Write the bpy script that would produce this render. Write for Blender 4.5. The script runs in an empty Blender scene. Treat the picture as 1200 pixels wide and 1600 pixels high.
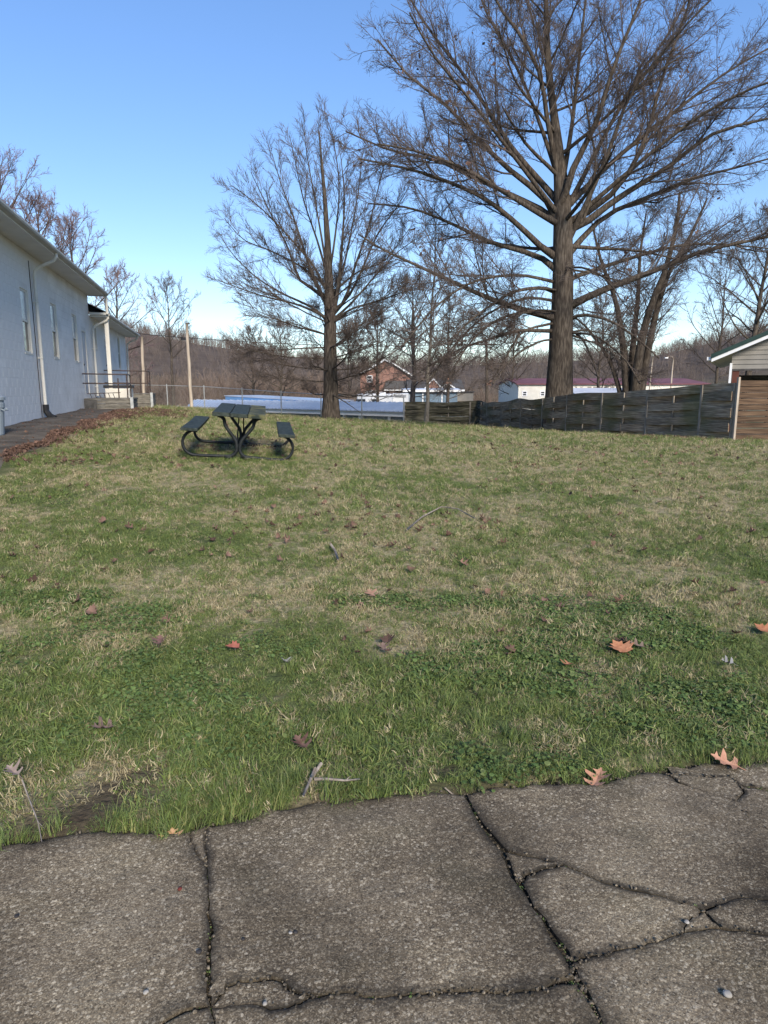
import bpy, math, random
import numpy as np
from mathutils import Vector, Matrix

scene = bpy.context.scene
COL = scene.collection
R = math.radians

# ------------------------------------------------------------------ camera, sky, sun, exposure
EYE = 1.45
PITCH = R(10.3)
cam = bpy.data.cameras.new('camera')
cam.sensor_fit = 'VERTICAL'; cam.sensor_height = 36.0; cam.lens = 24.0
cam.clip_start = 0.05; cam.clip_end = 6000
camo = bpy.data.objects.new('camera', cam); COL.objects.link(camo)
camo.location = (0, 0, EYE); camo.rotation_euler = (math.pi/2 - PITCH, 0, 0)
scene.camera = camo

SUN_EL = R(30); SUN_AZ = R(160)          # azimuth clockwise from +Y (the view direction): behind, to the right
world = bpy.data.worlds.new('World'); scene.world = world; world.use_nodes = True
wn = world.node_tree; bg = wn.nodes['Background']
sky = wn.nodes.new('ShaderNodeTexSky'); sky.sky_type = 'NISHITA'; sky.sun_disc = False
sky.sun_elevation = SUN_EL; sky.sun_rotation = SUN_AZ
sky.air_density = 1.0; sky.dust_density = 0.0; sky.ozone_density = 3.0; sky.altitude = 100
hsv = wn.nodes.new('ShaderNodeHueSaturation'); hsv.inputs['Saturation'].default_value = 1.34; hsv.inputs['Value'].default_value = 1.3; hsv.inputs['Hue'].default_value = .512
gma = wn.nodes.new('ShaderNodeGamma'); gma.inputs[1].default_value = .72
wn.links.new(sky.outputs[0], gma.inputs[0]); wn.links.new(gma.outputs[0], hsv.inputs['Color']); wn.links.new(hsv.outputs[0], bg.inputs[0]); bg.inputs[1].default_value = 0.15
sun = bpy.data.lights.new('sun', 'SUN'); sun.energy = 3.4; sun.angle = R(16); sun.color = (1.0, .90, .76)
suno = bpy.data.objects.new('sun', sun); COL.objects.link(suno)
sd = Vector((math.sin(SUN_AZ)*math.cos(SUN_EL), math.cos(SUN_AZ)*math.cos(SUN_EL), math.sin(SUN_EL)))
suno.rotation_euler = sd.to_track_quat('Z', 'Y').to_euler(); suno.location = sd*50
scene.view_settings.view_transform = 'Standard'; scene.view_settings.look = 'None'
scene.view_settings.exposure = 0.78; scene.view_settings.gamma = 1.0
scene.view_settings.use_curve_mapping = False

# ------------------------------------------------------------------ measuring: a pixel of the 1200x1600 photo to a place in the world
CP, SP, F = math.cos(PITCH), math.sin(PITCH), 1600*24/36.0
def ray(x, y):
    u, v = (x-600)/F, (800-y)/F
    return u, CP+v*SP, -SP+v*CP
def atY(x, y, Y):
    d = ray(x, y); t = Y/d[1]
    return np.array((d[0]*t, Y, EYE+d[2]*t))
def atZ(x, y, Z=0.0):
    d = ray(x, y); t = (Z-EYE)/d[2]
    return np.array((d[0]*t, d[1]*t, Z))

# ------------------------------------------------------------------ noise
def vnoise(x, y, seed=0):
    x = np.asarray(x, float); y = np.asarray(y, float)
    xi = np.floor(x).astype(np.int64); yi = np.floor(y).astype(np.int64)
    fx = x-xi; fy = y-yi; fx = fx*fx*(3-2*fx); fy = fy*fy*(3-2*fy)
    def h(a, b):
        n = (a*374761393 + b*668265263 + seed*982451653) & 0x7fffffff
        n = ((n ^ (n >> 13))*1274126177) & 0x7fffffff
        return ((n ^ (n >> 16)) & 0xffff)/65535.0
    return (h(xi, yi)*(1-fx)+h(xi+1, yi)*fx)*(1-fy) + (h(xi, yi+1)*(1-fx)+h(xi+1, yi+1)*fx)*fy
def fbm(x, y, oct=4, seed=0):
    s = 0; a = .5; t = 0
    for i in range(oct):
        s = s+a*vnoise(np.asarray(x)*2**i, np.asarray(y)*2**i, seed+i*7); t += a; a *= .5
    return s/t
def sstep(a, b, x):
    t = np.clip((np.asarray(x, float)-a)/(b-a), 0, 1); return t*t*(3-2*t)

# ------------------------------------------------------------------ object helpers
def tag(o, label=None, cat=None, group=None, kind=None):
    if label: o['label'] = label
    if cat: o['category'] = cat
    if group: o['group'] = group
    if kind: o['kind'] = kind
    return o
def empty(name, loc=(0, 0, 0), rz=0.0):
    o = bpy.data.objects.new(name, None); COL.objects.link(o)
    o.empty_display_size = .1; o.location = loc; o.rotation_euler = (0, 0, rz); return o
def link(name, me, m=None, parent=None, smooth=False):
    if m is not None and len(me.materials) == 0: me.materials.append(m)
    o = bpy.data.objects.new(name, me); COL.objects.link(o)
    if parent is not None: o.parent = parent
    if smooth: me.polygons.foreach_set('use_smooth', np.ones(len(me.polygons), bool))
    return o
def np_mesh(name, V, Fq):
    """V (n,3); Fq list of (m,k) index arrays"""
    me = bpy.data.meshes.new(name)
    V = np.asarray(V, np.float32)
    me.vertices.add(len(V)); me.vertices.foreach_set('co', V.ravel())
    Fq = [np.asarray(f, np.int32) for f in Fq if len(f)]
    loops = np.concatenate([f.ravel() for f in Fq])
    starts = []; s = 0
    for f in Fq:
        starts.append(s + np.arange(len(f))*f.shape[1]); s += f.size
    starts = np.concatenate(starts).astype(np.int32)
    me.loops.add(len(loops)); me.loops.foreach_set('vertex_index', loops)
    me.polygons.add(len(starts)); me.polygons.foreach_set('loop_start', starts)
    me.update(calc_edges=True); me.validate()
    return me
class MB:
    def __init__(s): s.v = []; s.f = []
    def add(s, vs, fs):
        n = len(s.v); s.v += [tuple(map(float, v)) for v in vs]; s.f += [tuple(i+n for i in f) for f in fs]; return s
    def box(s, a, b, M=None):
        x0, y0, z0 = a; x1, y1, z1 = b
        vs = [(x0,y0,z0),(x1,y0,z0),(x1,y1,z0),(x0,y1,z0),(x0,y0,z1),(x1,y0,z1),(x1,y1,z1),(x0,y1,z1)]
        if M is not None: vs = [M @ Vector(v) for v in vs]
        return s.add(vs, [(0,3,2,1),(4,5,6,7),(0,1,5,4),(1,2,6,5),(2,3,7,6),(3,0,4,7)])
    def hexa(s, c8): return s.add(c8, [(0,3,2,1),(4,5,6,7),(0,1,5,4),(1,2,6,5),(2,3,7,6),(3,0,4,7)])
    def tube(s, pts, r, n=8, cap=True):
        pts = [Vector(p) for p in pts]; k = len(pts)
        rr = r if hasattr(r, '__len__') else [r]*k
        mean = (pts[-1]-pts[0]); ref = Vector((0, 0, 1))
        if abs(mean.normalized().z) > .7: ref = Vector((1, 0, 0))
        vs = []
        for i, p in enumerate(pts):
            t = (pts[min(i+1, k-1)]-pts[max(i-1, 0)]).normalized()
            a = t.cross(ref)
            if a.length < .05: a = t.cross(Vector((0, 1, 0)))
            a.normalize(); b = t.cross(a)
            for j in range(n):
                an = 2*math.pi*j/n
                vs.append(p + (a*math.cos(an)+b*math.sin(an))*rr[i])
        fs = [(i*n+j, i*n+(j+1) % n, (i+1)*n+(j+1) % n, (i+1)*n+j) for i in range(k-1) for j in range(n)]
        if cap: fs += [tuple(range(n)), tuple((k-1)*n+j for j in reversed(range(n)))]
        return s.add(vs, fs)
    def mesh(s, name):
        me = bpy.data.meshes.new(name); me.from_pydata(s.v, [], s.f); me.update(); return me
    def build(s, name, m, parent=None, smooth=False, bevel=0.0):
        o = link(name, s.mesh(name), m, parent, smooth)
        if bevel:
            b = o.modifiers.new('bevel', 'BEVEL'); b.width = bevel; b.segments = 2; b.limit_method = 'ANGLE'
        return o
def copy_tree(o, parent=None):
    c = o.copy(); COL.objects.link(c)
    if parent is not None: c.parent = parent
    for ch in list(o.children): copy_tree(ch, c)
    return c

# ------------------------------------------------------------------ materials
def mat(name, c1, c2=None, rough=.85, scale=5, stretch=(1, 1, 1), c3=None, bump=0.0, bscale=None, spec=.3, metal=0, lo=.35, hi=.65, detail=6, coord='Object', inst=0.0):
    m = bpy.data.materials.new(name); m.use_nodes = True
    nt = m.node_tree; N = nt.nodes; L = nt.links; b = N['Principled BSDF']
    b.inputs['Roughness'].default_value = rough; b.inputs['Specular IOR Level'].default_value = spec
    b.inputs['Metallic'].default_value = metal
    tc = N.new('ShaderNodeTexCoord'); mp = N.new('ShaderNodeMapping'); mp.inputs['Scale'].default_value = stretch
    L.new(tc.outputs[coord], mp.inputs[0])
    out = None
    if c2 is not None:
        no = N.new('ShaderNodeTexNoise'); no.inputs['Scale'].default_value = scale; no.inputs['Detail'].default_value = detail
        L.new(mp.outputs[0], no.inputs[0])
        cr = N.new('ShaderNodeValToRGB'); cr.color_ramp.elements[0].position = lo; cr.color_ramp.elements[1].position = hi
        cr.color_ramp.elements[0].color = (*c1, 1); cr.color_ramp.elements[1].color = (*c2, 1)
        if c3 is not None:
            e = cr.color_ramp.elements.new((lo+hi)/2); e.color = (*c3, 1)
        L.new(no.outputs[0], cr.inputs[0]); out = cr.outputs[0]
    else:
        b.inputs['Base Color'].default_value = (*c1, 1)
    if inst and out is not None:
        oi = N.new('ShaderNodeObjectInfo'); hs = N.new('ShaderNodeHueSaturation')
        mr = N.new('ShaderNodeMapRange'); mr.inputs[3].default_value = 1-inst; mr.inputs[4].default_value = 1+inst
        L.new(oi.outputs['Random'], mr.inputs[0]); L.new(mr.outputs[0], hs.inputs['Value']); L.new(out, hs.inputs['Color']); out = hs.outputs[0]
    if out is not None: L.new(out, b.inputs['Base Color'])
    if bump:
        n2 = N.new('ShaderNodeTexNoise'); n2.inputs['Scale'].default_value = bscale or scale*4; n2.inputs['Detail'].default_value = 5
        L.new(mp.outputs[0], n2.inputs[0])
        bp = N.new('ShaderNodeBump'); bp.inputs['Strength'].default_value = bump; bp.inputs['Distance'].default_value = .02
        L.new(n2.outputs[0], bp.inputs['Height']); L.new(bp.outputs[0], b.inputs['Normal'])
    return m

M = {}
M['bark'] = mat('bark', (.042, .034, .027), (.12, .10, .08), rough=.95, scale=7, stretch=(3, 3, .5), c3=(.07, .057, .046), bump=.9, bscale=9, spec=.1)
M['bark_pale'] = mat('bark_pale', (.13, .115, .095), (.27, .24, .2), rough=.95, scale=9, stretch=(2, 2, .6), bump=.5, spec=.1)
M['twig'] = mat('twig', (.07, .056, .048), (.14, .112, .098), rough=.9, scale=1.5, spec=.1)
M['twig_red'] = mat('twig_red', (.15, .10, .105), (.24, .175, .17), rough=.9, scale=1.5, spec=.1)
M['brush'] = mat('brush', (.13, .095, .075), (.26, .20, .16), rough=.95, scale=.4, spec=.05, inst=.3)
M['hilltree'] = mat('hilltree', (.115, .092, .082), (.2, .165, .145), rough=.95, scale=.1, spec=.05, inst=.25)
M['deadleaf'] = mat('dead_leaf', (.065, .038, .030), (.17, .105, .078), rough=.85, scale=3, spec=.15, inst=.5)
M['block'] = mat('white_block_paint', (.64, .63, .61), (.78, .77, .75), rough=.75, scale=1.3, bump=.12, bscale=60, stretch=(1, 1, 1.3))
M['blockbase'] = mat('white_mortar_paint', (.58, .57, .55), (.66, .65, .63), rough=.8, scale=2)
M['cream'] = mat('cream_trim_paint', (.62, .59, .52), (.7, .67, .6), rough=.55, scale=2)
M['gutter'] = mat('gutter_paint', (.36, .35, .31), (.5, .48, .43), rough=.5, scale=1.5, stretch=(1, 1, 4))
M['soffit'] = mat('soffit_white', (.66, .65, .62), (.74, .73, .7), rough=.6, scale=2)
M['roofdark'] = mat('dark_shingles', (.05, .048, .045), (.1, .095, .09), rough=.95, scale=8)
M['door'] = mat('grey_door_paint', (.4, .41, .43), (.5, .51, .53), rough=.6, scale=2)
M['blackplastic'] = mat('black_plastic', (.012, .012, .013), (.025, .025, .027), rough=.5, scale=4)
M['asphalt'] = mat('old_asphalt', (.055, .045, .036), (.13, .11, .088), rough=.95, scale=2.5, bump=.6, bscale=60)
M['post'] = mat('pale_wood_post', (.34, .28, .22), (.5, .43, .35), rough=.9, scale=4, stretch=(4, 4, .4), bump=.4)
M['galv'] = mat('galvanised_steel', (.3, .31, .31), (.42, .43, .43), rough=.5, metal=.5, scale=8)
M['rustrail'] = mat('dark_rail_paint', (.03, .025, .024), (.08, .05, .04), rough=.6, scale=12)
M['timber'] = mat('weathered_timber', (.09, .084, .072), (.19, .175, .15), rough=.95, scale=4, stretch=(1, 1, 5), bump=.4)
M['tblack'] = mat('black_powder_coat', (.008, .010, .011), (.02, .023, .025), rough=.55, scale=14, spec=.25)
M['green'] = mat('dark_green_plank_paint', (.014, .021, .017), (.042, .052, .043), rough=.7, scale=7, stretch=(3, 1, 3), bump=.3, spec=.25)
M['moss'] = mat('mossy_green_plank', (.02, .028, .022), (.12, .115, .05), rough=.8, scale=5, bump=.4, lo=.4, hi=.6)
M['bluewall'] = mat('blue_grey_siding', (.10, .15, .20), (.15, .21, .27), rough=.7, scale=1)
M['whitetrim'] = mat('white_trim', (.7, .7, .7), (.78, .78, .78), rough=.5, scale=3)
M['maroon'] = mat('maroon_metal_roof', (.13, .052, .062), (.18, .08, .092), rough=.85, scale=1)
M['graymetal'] = mat('pale_grey_roof', (.45, .46, .5), (.56, .57, .6), rough=.4, scale=1)
M['glass'] = mat('dark_glass', (.03, .035, .045), rough=.08, spec=.6)
M['glasspale'] = mat('pale_window_film', (.30, .31, .33), (.4, .41, .43), rough=.25, scale=1.5, spec=.5)
M['carwhite'] = mat('white_car_paint', (.72, .73, .75), rough=.2, spec=.5)
M['carsilver'] = mat('silver_car_paint', (.4, .42, .45), rough=.2, spec=.5, metal=.4)
M['tyre'] = mat('tyre_rubber', (.015, .015, .015), rough=.9)
M['siding'] = mat('beige_siding', (.22, .205, .18), (.27, .25, .22), rough=.7, scale=2)
M['greenroof'] = mat('dark_green_metal_roof', (.015, .035, .03), (.03, .055, .045), rough=.4, scale=2)
M['redpost'] = mat('brown_painted_post', (.09, .03, .02), (.14, .05, .035), rough=.7, scale=4)
M['browning'] = mat('brown_fence_board', (.055, .034, .022), (.155, .10, .062), rough=.95, scale=3, stretch=(.5, 1, 9), c3=(.098, .062, .039), bump=.5, inst=.22)
M['bin'] = mat('grey_blue_bin_plastic', (.2, .24, .27), (.25, .29, .32), rough=.6, scale=3)
M['brick'] = None

def weathered(name, inst=.35):
    m = mat(name, (.11, .080, .052), (.54, .44, .32), rough=.95, scale=4.0, stretch=(.6, .6, 14), c3=(.27, .21, .148), bump=.6, bscale=10, inst=inst, lo=.3, hi=.75)
    nt = m.node_tree; N = nt.nodes; L = nt.links; b = N['Principled BSDF']
    src = b.inputs['Base Color'].links[0].from_socket
    tc = N['Texture Coordinate'] if 'Texture Coordinate' in N else N.new('ShaderNodeTexCoord')
    no = N.new('ShaderNodeTexNoise'); no.inputs['Scale'].default_value = .9; no.inputs['Detail'].default_value = 4
    L.new(tc.outputs['Object'], no.inputs[0])
    cr = N.new('ShaderNodeValToRGB'); cr.color_ramp.elements[0].position = .5; cr.color_ramp.elements[1].position = .68
    L.new(no.outputs[0], cr.inputs[0])
    mx = N.new('ShaderNodeMixRGB'); L.new(cr.outputs[0], mx.inputs[0]); L.new(src, mx.inputs[1]); mx.inputs[2].default_value = (.13, .125, .055, 1)
    ml = N.new('ShaderNodeMath'); ml.operation = 'MULTIPLY'; ml.inputs[1].default_value = .75
    L.new(cr.outputs[0], ml.inputs[0]); L.new(ml.outputs[0], mx.inputs[0])
    L.new(mx.outputs[0], b.inputs['Base Color'])
    return m
M['fence'] = weathered('weathered_fence_board')
M['mossfence_dimmed'] = mat('mossy_fence_board_dimmed_for_sun', (.05, .045, .034), (.17, .155, .12), rough=.95, scale=2.5, stretch=(1, 1, 6), c3=(.09, .085, .055), bump=.5, inst=.25)  # mossy far boards; colour also darkened to offset the sun on that section

def ribbed(name, c1, c2, rough=.35):
    return mat(name, c1, c2, rough=rough, scale=.8, metal=.2, spec=.5)
M['bluemetal'] = ribbed('pale_blue_metal_roof', (.40, .45, .54), (.50, .545, .63))
M['bluedeep'] = ribbed('bright_blue_metal', (.10, .25, .52), (.14, .3, .58))

def brickmat():
    m = bpy.data.materials.new('red_brick'); m.use_nodes = True; nt = m.node_tree; N = nt.nodes; L = nt.links; b = N['Principled BSDF']
    tc = N.new('ShaderNodeTexCoord'); mp = N.new('ShaderNodeMapping'); mp.inputs['Rotation'].default_value = (R(90), 0, 0)
    br = N.new('ShaderNodeTexBrick'); br.inputs['Scale'].default_value = 2.2
    br.inputs['Color1'].default_value = (.25, .115, .08, 1); br.inputs['Color2'].default_value = (.17, .08, .06, 1); br.inputs['Mortar'].default_value = (.33, .27, .23, 1)
    br.inputs['Mortar Size'].default_value = .015
    L.new(tc.outputs['Object'], mp.inputs[0]); L.new(mp.outputs[0], br.inputs[0]); L.new(br.outputs[0], b.inputs['Base Color'])
    b.inputs['Roughness'].default_value = .9
    return m
M['brick'] = brickmat()

# ------------------------------------------------------------------ terrain
ctrl = np.array([(-4,-3,0),(0,-3,0),(4,-3,0),(-4,1.2,0),(0,1.5,0),(4,2,0),(-3,3,.03),(0,3.2,.02),(3,3.6,.01),(0,6,.1),(-4,7,.22),(4,7,.1),
  (-8.4,15.8,.62),(-8.1,14.4,.59),(-9.5,20,.68),(-10.5,25,.72),(-12.5,32,.6),(-9,32,.52),(-2.3,11,.36),(2,12,.28),(6,12,.22),(8.2,16.3,.22),(9.6,16.2,.17),
  (6,23.8,-.11),(4.4,33,-.45),(1.0,33.2,-.22),(2.8,33.3,-.36),(2,38,-.9),(-2.1,27,.2),(-5.5,29,.32),(-6,8,.35),(-13,26,.7),(-12,12,.5),(11,22,-.15),(1.5,24,.12),(-13,40,.0),(-6,42,-1.0),(3,44,-1.2),(10,40,-.8),(14,10,.1),(14,30,-.5),(-20,30,.6),(16,0,0),(-14,0,.2),(-12,-5,.1),(12,-5,0)], float)
def _phi(r): return r*r*np.log(r+1e-9)
_X = ctrl[:, :2]/10; _n = len(_X)
_D = np.linalg.norm(_X[:, None]-_X[None], axis=2)
_A = np.zeros((_n+3, _n+3)); _A[:_n, :_n] = _phi(_D)+np.eye(_n)*.004; _A[:_n, _n] = 1; _A[:_n, _n+1:] = _X; _A[_n, :_n] = 1; _A[_n+1:, :_n] = _X.T
_w = np.linalg.solve(_A, np.concatenate([ctrl[:, 2], np.zeros(3)]))
RP = np.array([(0,505),(200,512),(330,536),(400,546),(470,556),(560,566),(640,568),(700,568),(800,565),(900,560),(1000,556),(1080,543),(1130,525),(1200,508),(1500,470),(2200,430)], float)
def sidewalk_edge(X):     # y of the grass edge
    return 2.225 + .187*X
def terrain(X, Y):
    X = np.asarray(X, float); Y = np.asarray(Y, float)
    Xc = np.clip(X, -20, 16)/10; Yc = np.clip(Y, -5, 44)/10
    r = np.sqrt((Xc[..., None]-_X[:, 0])**2+(Yc[..., None]-_X[:, 1])**2)
    z = _phi(r)@_w[:_n] + _w[_n]+_w[_n+1]*Xc+_w[_n+2]*Yc
    out = np.maximum(sstep(36, 58, Y), sstep(17, 40, np.abs(X)))
    far = -1.9-.004*np.clip(Y-50, 0, 100)
    far = far*sstep(20, 50, Y) + .2*(1-sstep(20, 50, Y))
    z = z*(1-out)+far*out
    z = z + (fbm(X*1.3, Y*1.3, 3, 5)-.5)*.05*sstep(2.8, 4, Y)*(1-out)
    # hills
    px = 600+F*X/np.maximum(Y, 1)/CP
    e = (606-np.interp(px, RP[:, 0], RP[:, 1])-7)/F
    ridge = EYE+e*380*(1+.04*np.sin(X*.02))
    hh = sstep(150, 380, Y)*(ridge+2.4)*(.95+.1*fbm(X*.02, Y*.02, 3, 9))
    z = z+np.where(Y > 150, hh, 0)
    # dip under the sidewalk
    s = Y-sidewalk_edge(X)
    z = np.where(s < 0.35, z-.085*(1-sstep(-.06, .05, s+(fbm(X*3, Y*3, 2, 3)-.5)*.06)), z)
    return z
def gz(x, y): return float(terrain(np.array([x]), np.array([y]))[0])

def dryness(X, Y):
    d = fbm(X*1.1+3, Y*.9, 5, 21)*.6+fbm(X*5, Y*4, 3, 33)*.4
    d = d + .10*np.exp(-((Y-5.0)/1.6)**2)*np.exp(-((X-.6)/2.2)**2) + .09*sstep(9, 13, Y)*fbm(X*.5, Y*1.2, 3, 71) - .13*(1-sstep(2.6, 3.6, Y)) - .10*np.exp(-((X+3)/1.2)**2-((Y-5.6)/1.3)**2)-.08*np.exp(-((X-3)/1.2)**2-((Y-5.4)/1)**2)
    for px, py, rx_, ry_, am in [(520,925,.30,.22,.2),(640,965,.30,.22,.26),(725,1003,.34,.14,.26),(820,955,.35,.2,.18),(430,935,.3,.25,.16),(110,975,.3,.3,.16),(210,1000,.3,.2,.14),(900,990,.3,.12,.14),(1000,1060,.2,.1,.16),(1130,960,.4,.3,.12),(970,800,1.2,.4,.14),(560,870,.25,.6,.16),(330,768,1.6,.3,.14),(560,705,2.5,.7,.2),(900,722,2.4,.5,.26),(1090,735,2.4,.5,.26),(700,700,2.5,.5,.14),(1050,700,3,.4,.14),(100,700,2,.6,.14),(150,760,1.5,.4,.14),(1130,780,1,.4,.18),(440,800,1.0,.4,.12),(130,1180,.25,.12,.12),(60,1230,.2,.1,.14)]:
        c = atZ(px, py, .3 if py < 760 else .15 if py < 850 else .03)
        wx = X+(vnoise(X*4, Y*4, 5)-.5)*.3*rx_*3; d = d+am*np.exp(-((wx-c[0])/rx_)**2-((Y-c[1])/(ry_*1.6))**2)
    return sstep(.38, .62, d)
def bare(X, Y):
    b = np.zeros_like(np.asarray(X, float))
    for px, py, r in [(180, 1240, .15), (130, 1278, .17), (225, 1215, .09), (60, 1300, .13), (620, 1200, .05), (690, 1208, .05), (60, 1290, .05), (375, 700, .9)]:
        c = atZ(px, py, .35 if py < 900 else 0); b = np.maximum(b, np.exp(-((X-c[0])**2+((Y-c[1])*1.0)**2)/(r*r)))
    e = Y-sidewalk_edge(X)
    b = np.maximum(b, (1-sstep(-.02, .07, e+(fbm(X*4, Y*4, 2, 13)-.5)*.16))*.8)
    return b

def spaced(segs):
    out = []
    for a, b, st in segs: out += list(np.arange(a, b-1e-6, st))
    return np.array(out+[segs[-1][1]])
gx = spaced([(-2500,-600,240),(-600,-140,30),(-140,-30,8),(-30,-12,1.5),(-12,-4,.4),(-4,4,.08),(4,12,.4),(12,30,1.5),(30,140,8),(140,600,30),(600,2500,240)])
gy = spaced([(-200,-20,20),(-20,-4,2),(-4,1.2,.25),(1.2,5,.06),(5,16,.25),(16,60,.5),(60,150,5),(150,480,12),(480,1000,60),(1000,3400,400)])
GX, GY = np.meshgrid(gx, gy); GZ = terrain(GX, GY)
V = np.stack([GX.ravel(), GY.ravel(), GZ.ravel()], 1)
nx, ny = len(gx), len(gy)
ii = (np.arange(ny-1)[:, None]*nx+np.arange(nx-1)[None]).ravel()
me = np_mesh('ground', V, [np.stack([ii, ii+1, ii+nx+1, ii+nx], 1)])
at = me.attributes.new('dry', 'FLOAT', 'POINT'); at.data.foreach_set('value', dryness(GX, GY).ravel().astype(np.float32))
at = me.attributes.new('bare', 'FLOAT', 'POINT'); at.data.foreach_set('value', np.clip(bare(GX, GY), 0, 1).ravel().astype(np.float32))
gm = bpy.data.materials.new('lawn_ground'); gm.use_nodes = True
nt = gm.node_tree; N = nt.nodes; L = nt.links; b = N['Principled BSDF']; b.inputs['Roughness'].default_value = .95; b.inputs['Specular IOR Level'].default_value = .1
def ramp(cols, src, lo=.3, hi=.7):
    cr = N.new('ShaderNodeValToRGB'); els = cr.color_ramp.elements
    els[0].position = lo; els[1].position = hi; els[0].color = (*cols[0], 1); els[1].color = (*cols[-1], 1)
    for k, c in enumerate(cols[1:-1]): els.new(lo+(hi-lo)*(k+1)/(len(cols)-1)).color = (*c, 1)
    L.new(src, cr.inputs[0]); return cr.outputs[0]
tc = N.new('ShaderNodeTexCoord')
def noise(s, d=5, st=(1, 1, 1)):
    mp = N.new('ShaderNodeMapping'); mp.inputs['Scale'].default_value = st; L.new(tc.outputs['Object'], mp.inputs[0])
    n = N.new('ShaderNodeTexNoise'); n.inputs['Scale'].default_value = s; n.inputs['Detail'].default_value = d; L.new(mp.outputs[0], n.inputs[0]); return n.outputs[0]
def attr(n):
    a = N.new('ShaderNodeAttribute'); a.attribute_name = n; return a.outputs['Fac']
def mixc(f, a, b_):
    m = N.new('ShaderNodeMixRGB'); L.new(f, m.inputs[0]); L.new(a, m.inputs[1]); L.new(b_, m.inputs[2]); return m.outputs[0]
green = ramp([(.04, .045, .02), (.08, .098, .036), (.13, .155, .055)], noise(25))
straw = ramp([(.14, .115, .06), (.27, .23, .135), (.4, .34, .21)], noise(30))
soil = ramp([(.035, .026, .018), (.075, .058, .042)], noise(40))
c = mixc(attr('dry'), green, straw); c = mixc(attr('bare'), c, soil)
# beyond the lawn: dull winter field
sp = N.new('ShaderNodeSeparateXYZ'); L.new(tc.outputs['Object'], sp.inputs[0])
mr = N.new('ShaderNodeMapRange'); mr.inputs[1].default_value = 34; mr.inputs[2].default_value = 48; L.new(sp.outputs['Y'], mr.inputs[0])
field = ramp([(.07, .075, .035), (.13, .12, .07), (.16, .14, .09)], noise(.08))
c = mixc(mr.outputs[0], c, field)
mr2 = N.new('ShaderNodeMapRange'); mr2.inputs[1].default_value = 185; mr2.inputs[2].default_value = 230; L.new(sp.outputs['Y'], mr2.inputs[0])
wood = ramp([(.075, .058, .046), (.12, .095, .078)], noise(.15))
c = mixc(mr2.outputs[0], c, wood)
L.new(c, b.inputs['Base Color'])
bp = N.new('ShaderNodeBump'); bp.inputs['Strength'].default_value = .8; bp.inputs['Distance'].default_value = .02; L.new(noise(60), bp.inputs['Height']); L.new(bp.outputs[0], b.inputs['Normal'])
ground = link('ground', me, gm, smooth=True); tag(ground, kind='structure')
ground['label'] = 'rising lawn and the low field and hills beyond it'

# ------------------------------------------------------------------ sidewalk of broken concrete slabs
cm = bpy.data.materials.new('worn_aggregate_concrete'); cm.use_nodes = True
nt = cm.node_tree; N = nt.nodes; L = nt.links; b = N['Principled BSDF']; b.inputs['Roughness'].default_value = .9; b.inputs['Specular IOR Level'].default_value = .25
tc = N.new('ShaderNodeTexCoord')
base = ramp([(.115, .093, .062), (.19, .156, .108), (.27, .228, .165)], noise(2.2, 8), .32, .68)
def vor(scale):
    v = N.new('ShaderNodeTexVoronoi'); v.inputs['Scale'].default_value = scale; L.new(tc.outputs['Object'], v.inputs[0]); return v
v1 = vor(120)
cr = N.new('ShaderNodeSeparateColor'); L.new(v1.outputs['Color'], cr.inputs[0])
peb = ramp([(.04, .031, .021), (.12, .095, .064), (.22, .18, .125), (.38, .325, .235), (.75, .68, .54)], cr.outputs[0], .05, .97)
def math_(op, a, bb=None, v=None):
    m = N.new('ShaderNodeMath'); m.operation = op
    L.new(a, m.inputs[0])
    if bb is not None: L.new(bb, m.inputs[1])
    elif v is not None: m.inputs[1].default_value = v
    return m.outputs[0]
lt = math_('LESS_THAN', v1.outputs['Distance'], v=.62)
sel = math_('GREATER_THAN', cr.outputs[1], v=.36)
f = math_('MULTIPLY', lt, sel); f = math_('MULTIPLY', f, v=.6)
c = mixc(f, base, peb)
v2 = vor(330); cr2 = N.new('ShaderNodeSeparateColor'); L.new(v2.outputs['Color'], cr2.inputs[0])
fine = ramp([(.035, .028, .02), (.15, .12, .084), (.6, .53, .40)], cr2.outputs[0], .1, .95)
c = mixc(math_('MULTIPLY', math_('GREATER_THAN', cr2.outputs[1], v=.4), v=.5), c, fine)
mossn = ramp([(0, 0, 0), (1, 1, 1)], noise(3.1, 6), .52, .75)
mo = N.new('ShaderNodeRGB'); mo.outputs[0].default_value = (.055, .052, .028, 1)
c = mixc(math_('MULTIPLY', mossn, v=.5), c, mo.outputs[0])
# grime that gathers along the broken edges
gr = N.new('ShaderNodeRGB'); gr.outputs[0].default_value = (.028, .025, .02, 1)
edge = attr('edge')
en = math_('MULTIPLY', edge, ramp([(.5, .5, .5), (1, 1, 1)], noise(7, 5), .35, .62))
c = mixc(math_('MULTIPLY', en, v=.95), c, gr.outputs[0])
st_ = N.new('ShaderNodeMixRGB'); st_.blend_type = 'MULTIPLY'; st_.inputs[0].default_value = 1; L.new(c, st_.inputs[1]); L.new(ramp([(.42, .39, .35), (.74, .70, .65), (1.04, .99, .90)], noise(1.9, 9), .34, .66), st_.inputs[2]); c = st_.outputs[0]
L.new(c, b.inputs['Base Color'])
bp = N.new('ShaderNodeBump'); bp.inputs['Strength'].default_value = .4; bp.inputs['Distance'].default_value = .003
L.new(math_('ADD', math_('MULTIPLY', v1.outputs['Distance'], v=-1.0), noise(300, 3)), bp.inputs['Height'])
bp2 = N.new('ShaderNodeBump'); bp2.inputs['Strength'].default_value = .5; bp2.inputs['Distance'].default_value = .02
L.new(noise(9, 6), bp2.inputs['Height']); L.new(bp.outputs[0], bp2.inputs['Normal']); L.new(bp2.outputs[0], b.inputs['Normal'])
M['concrete'] = cm
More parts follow.
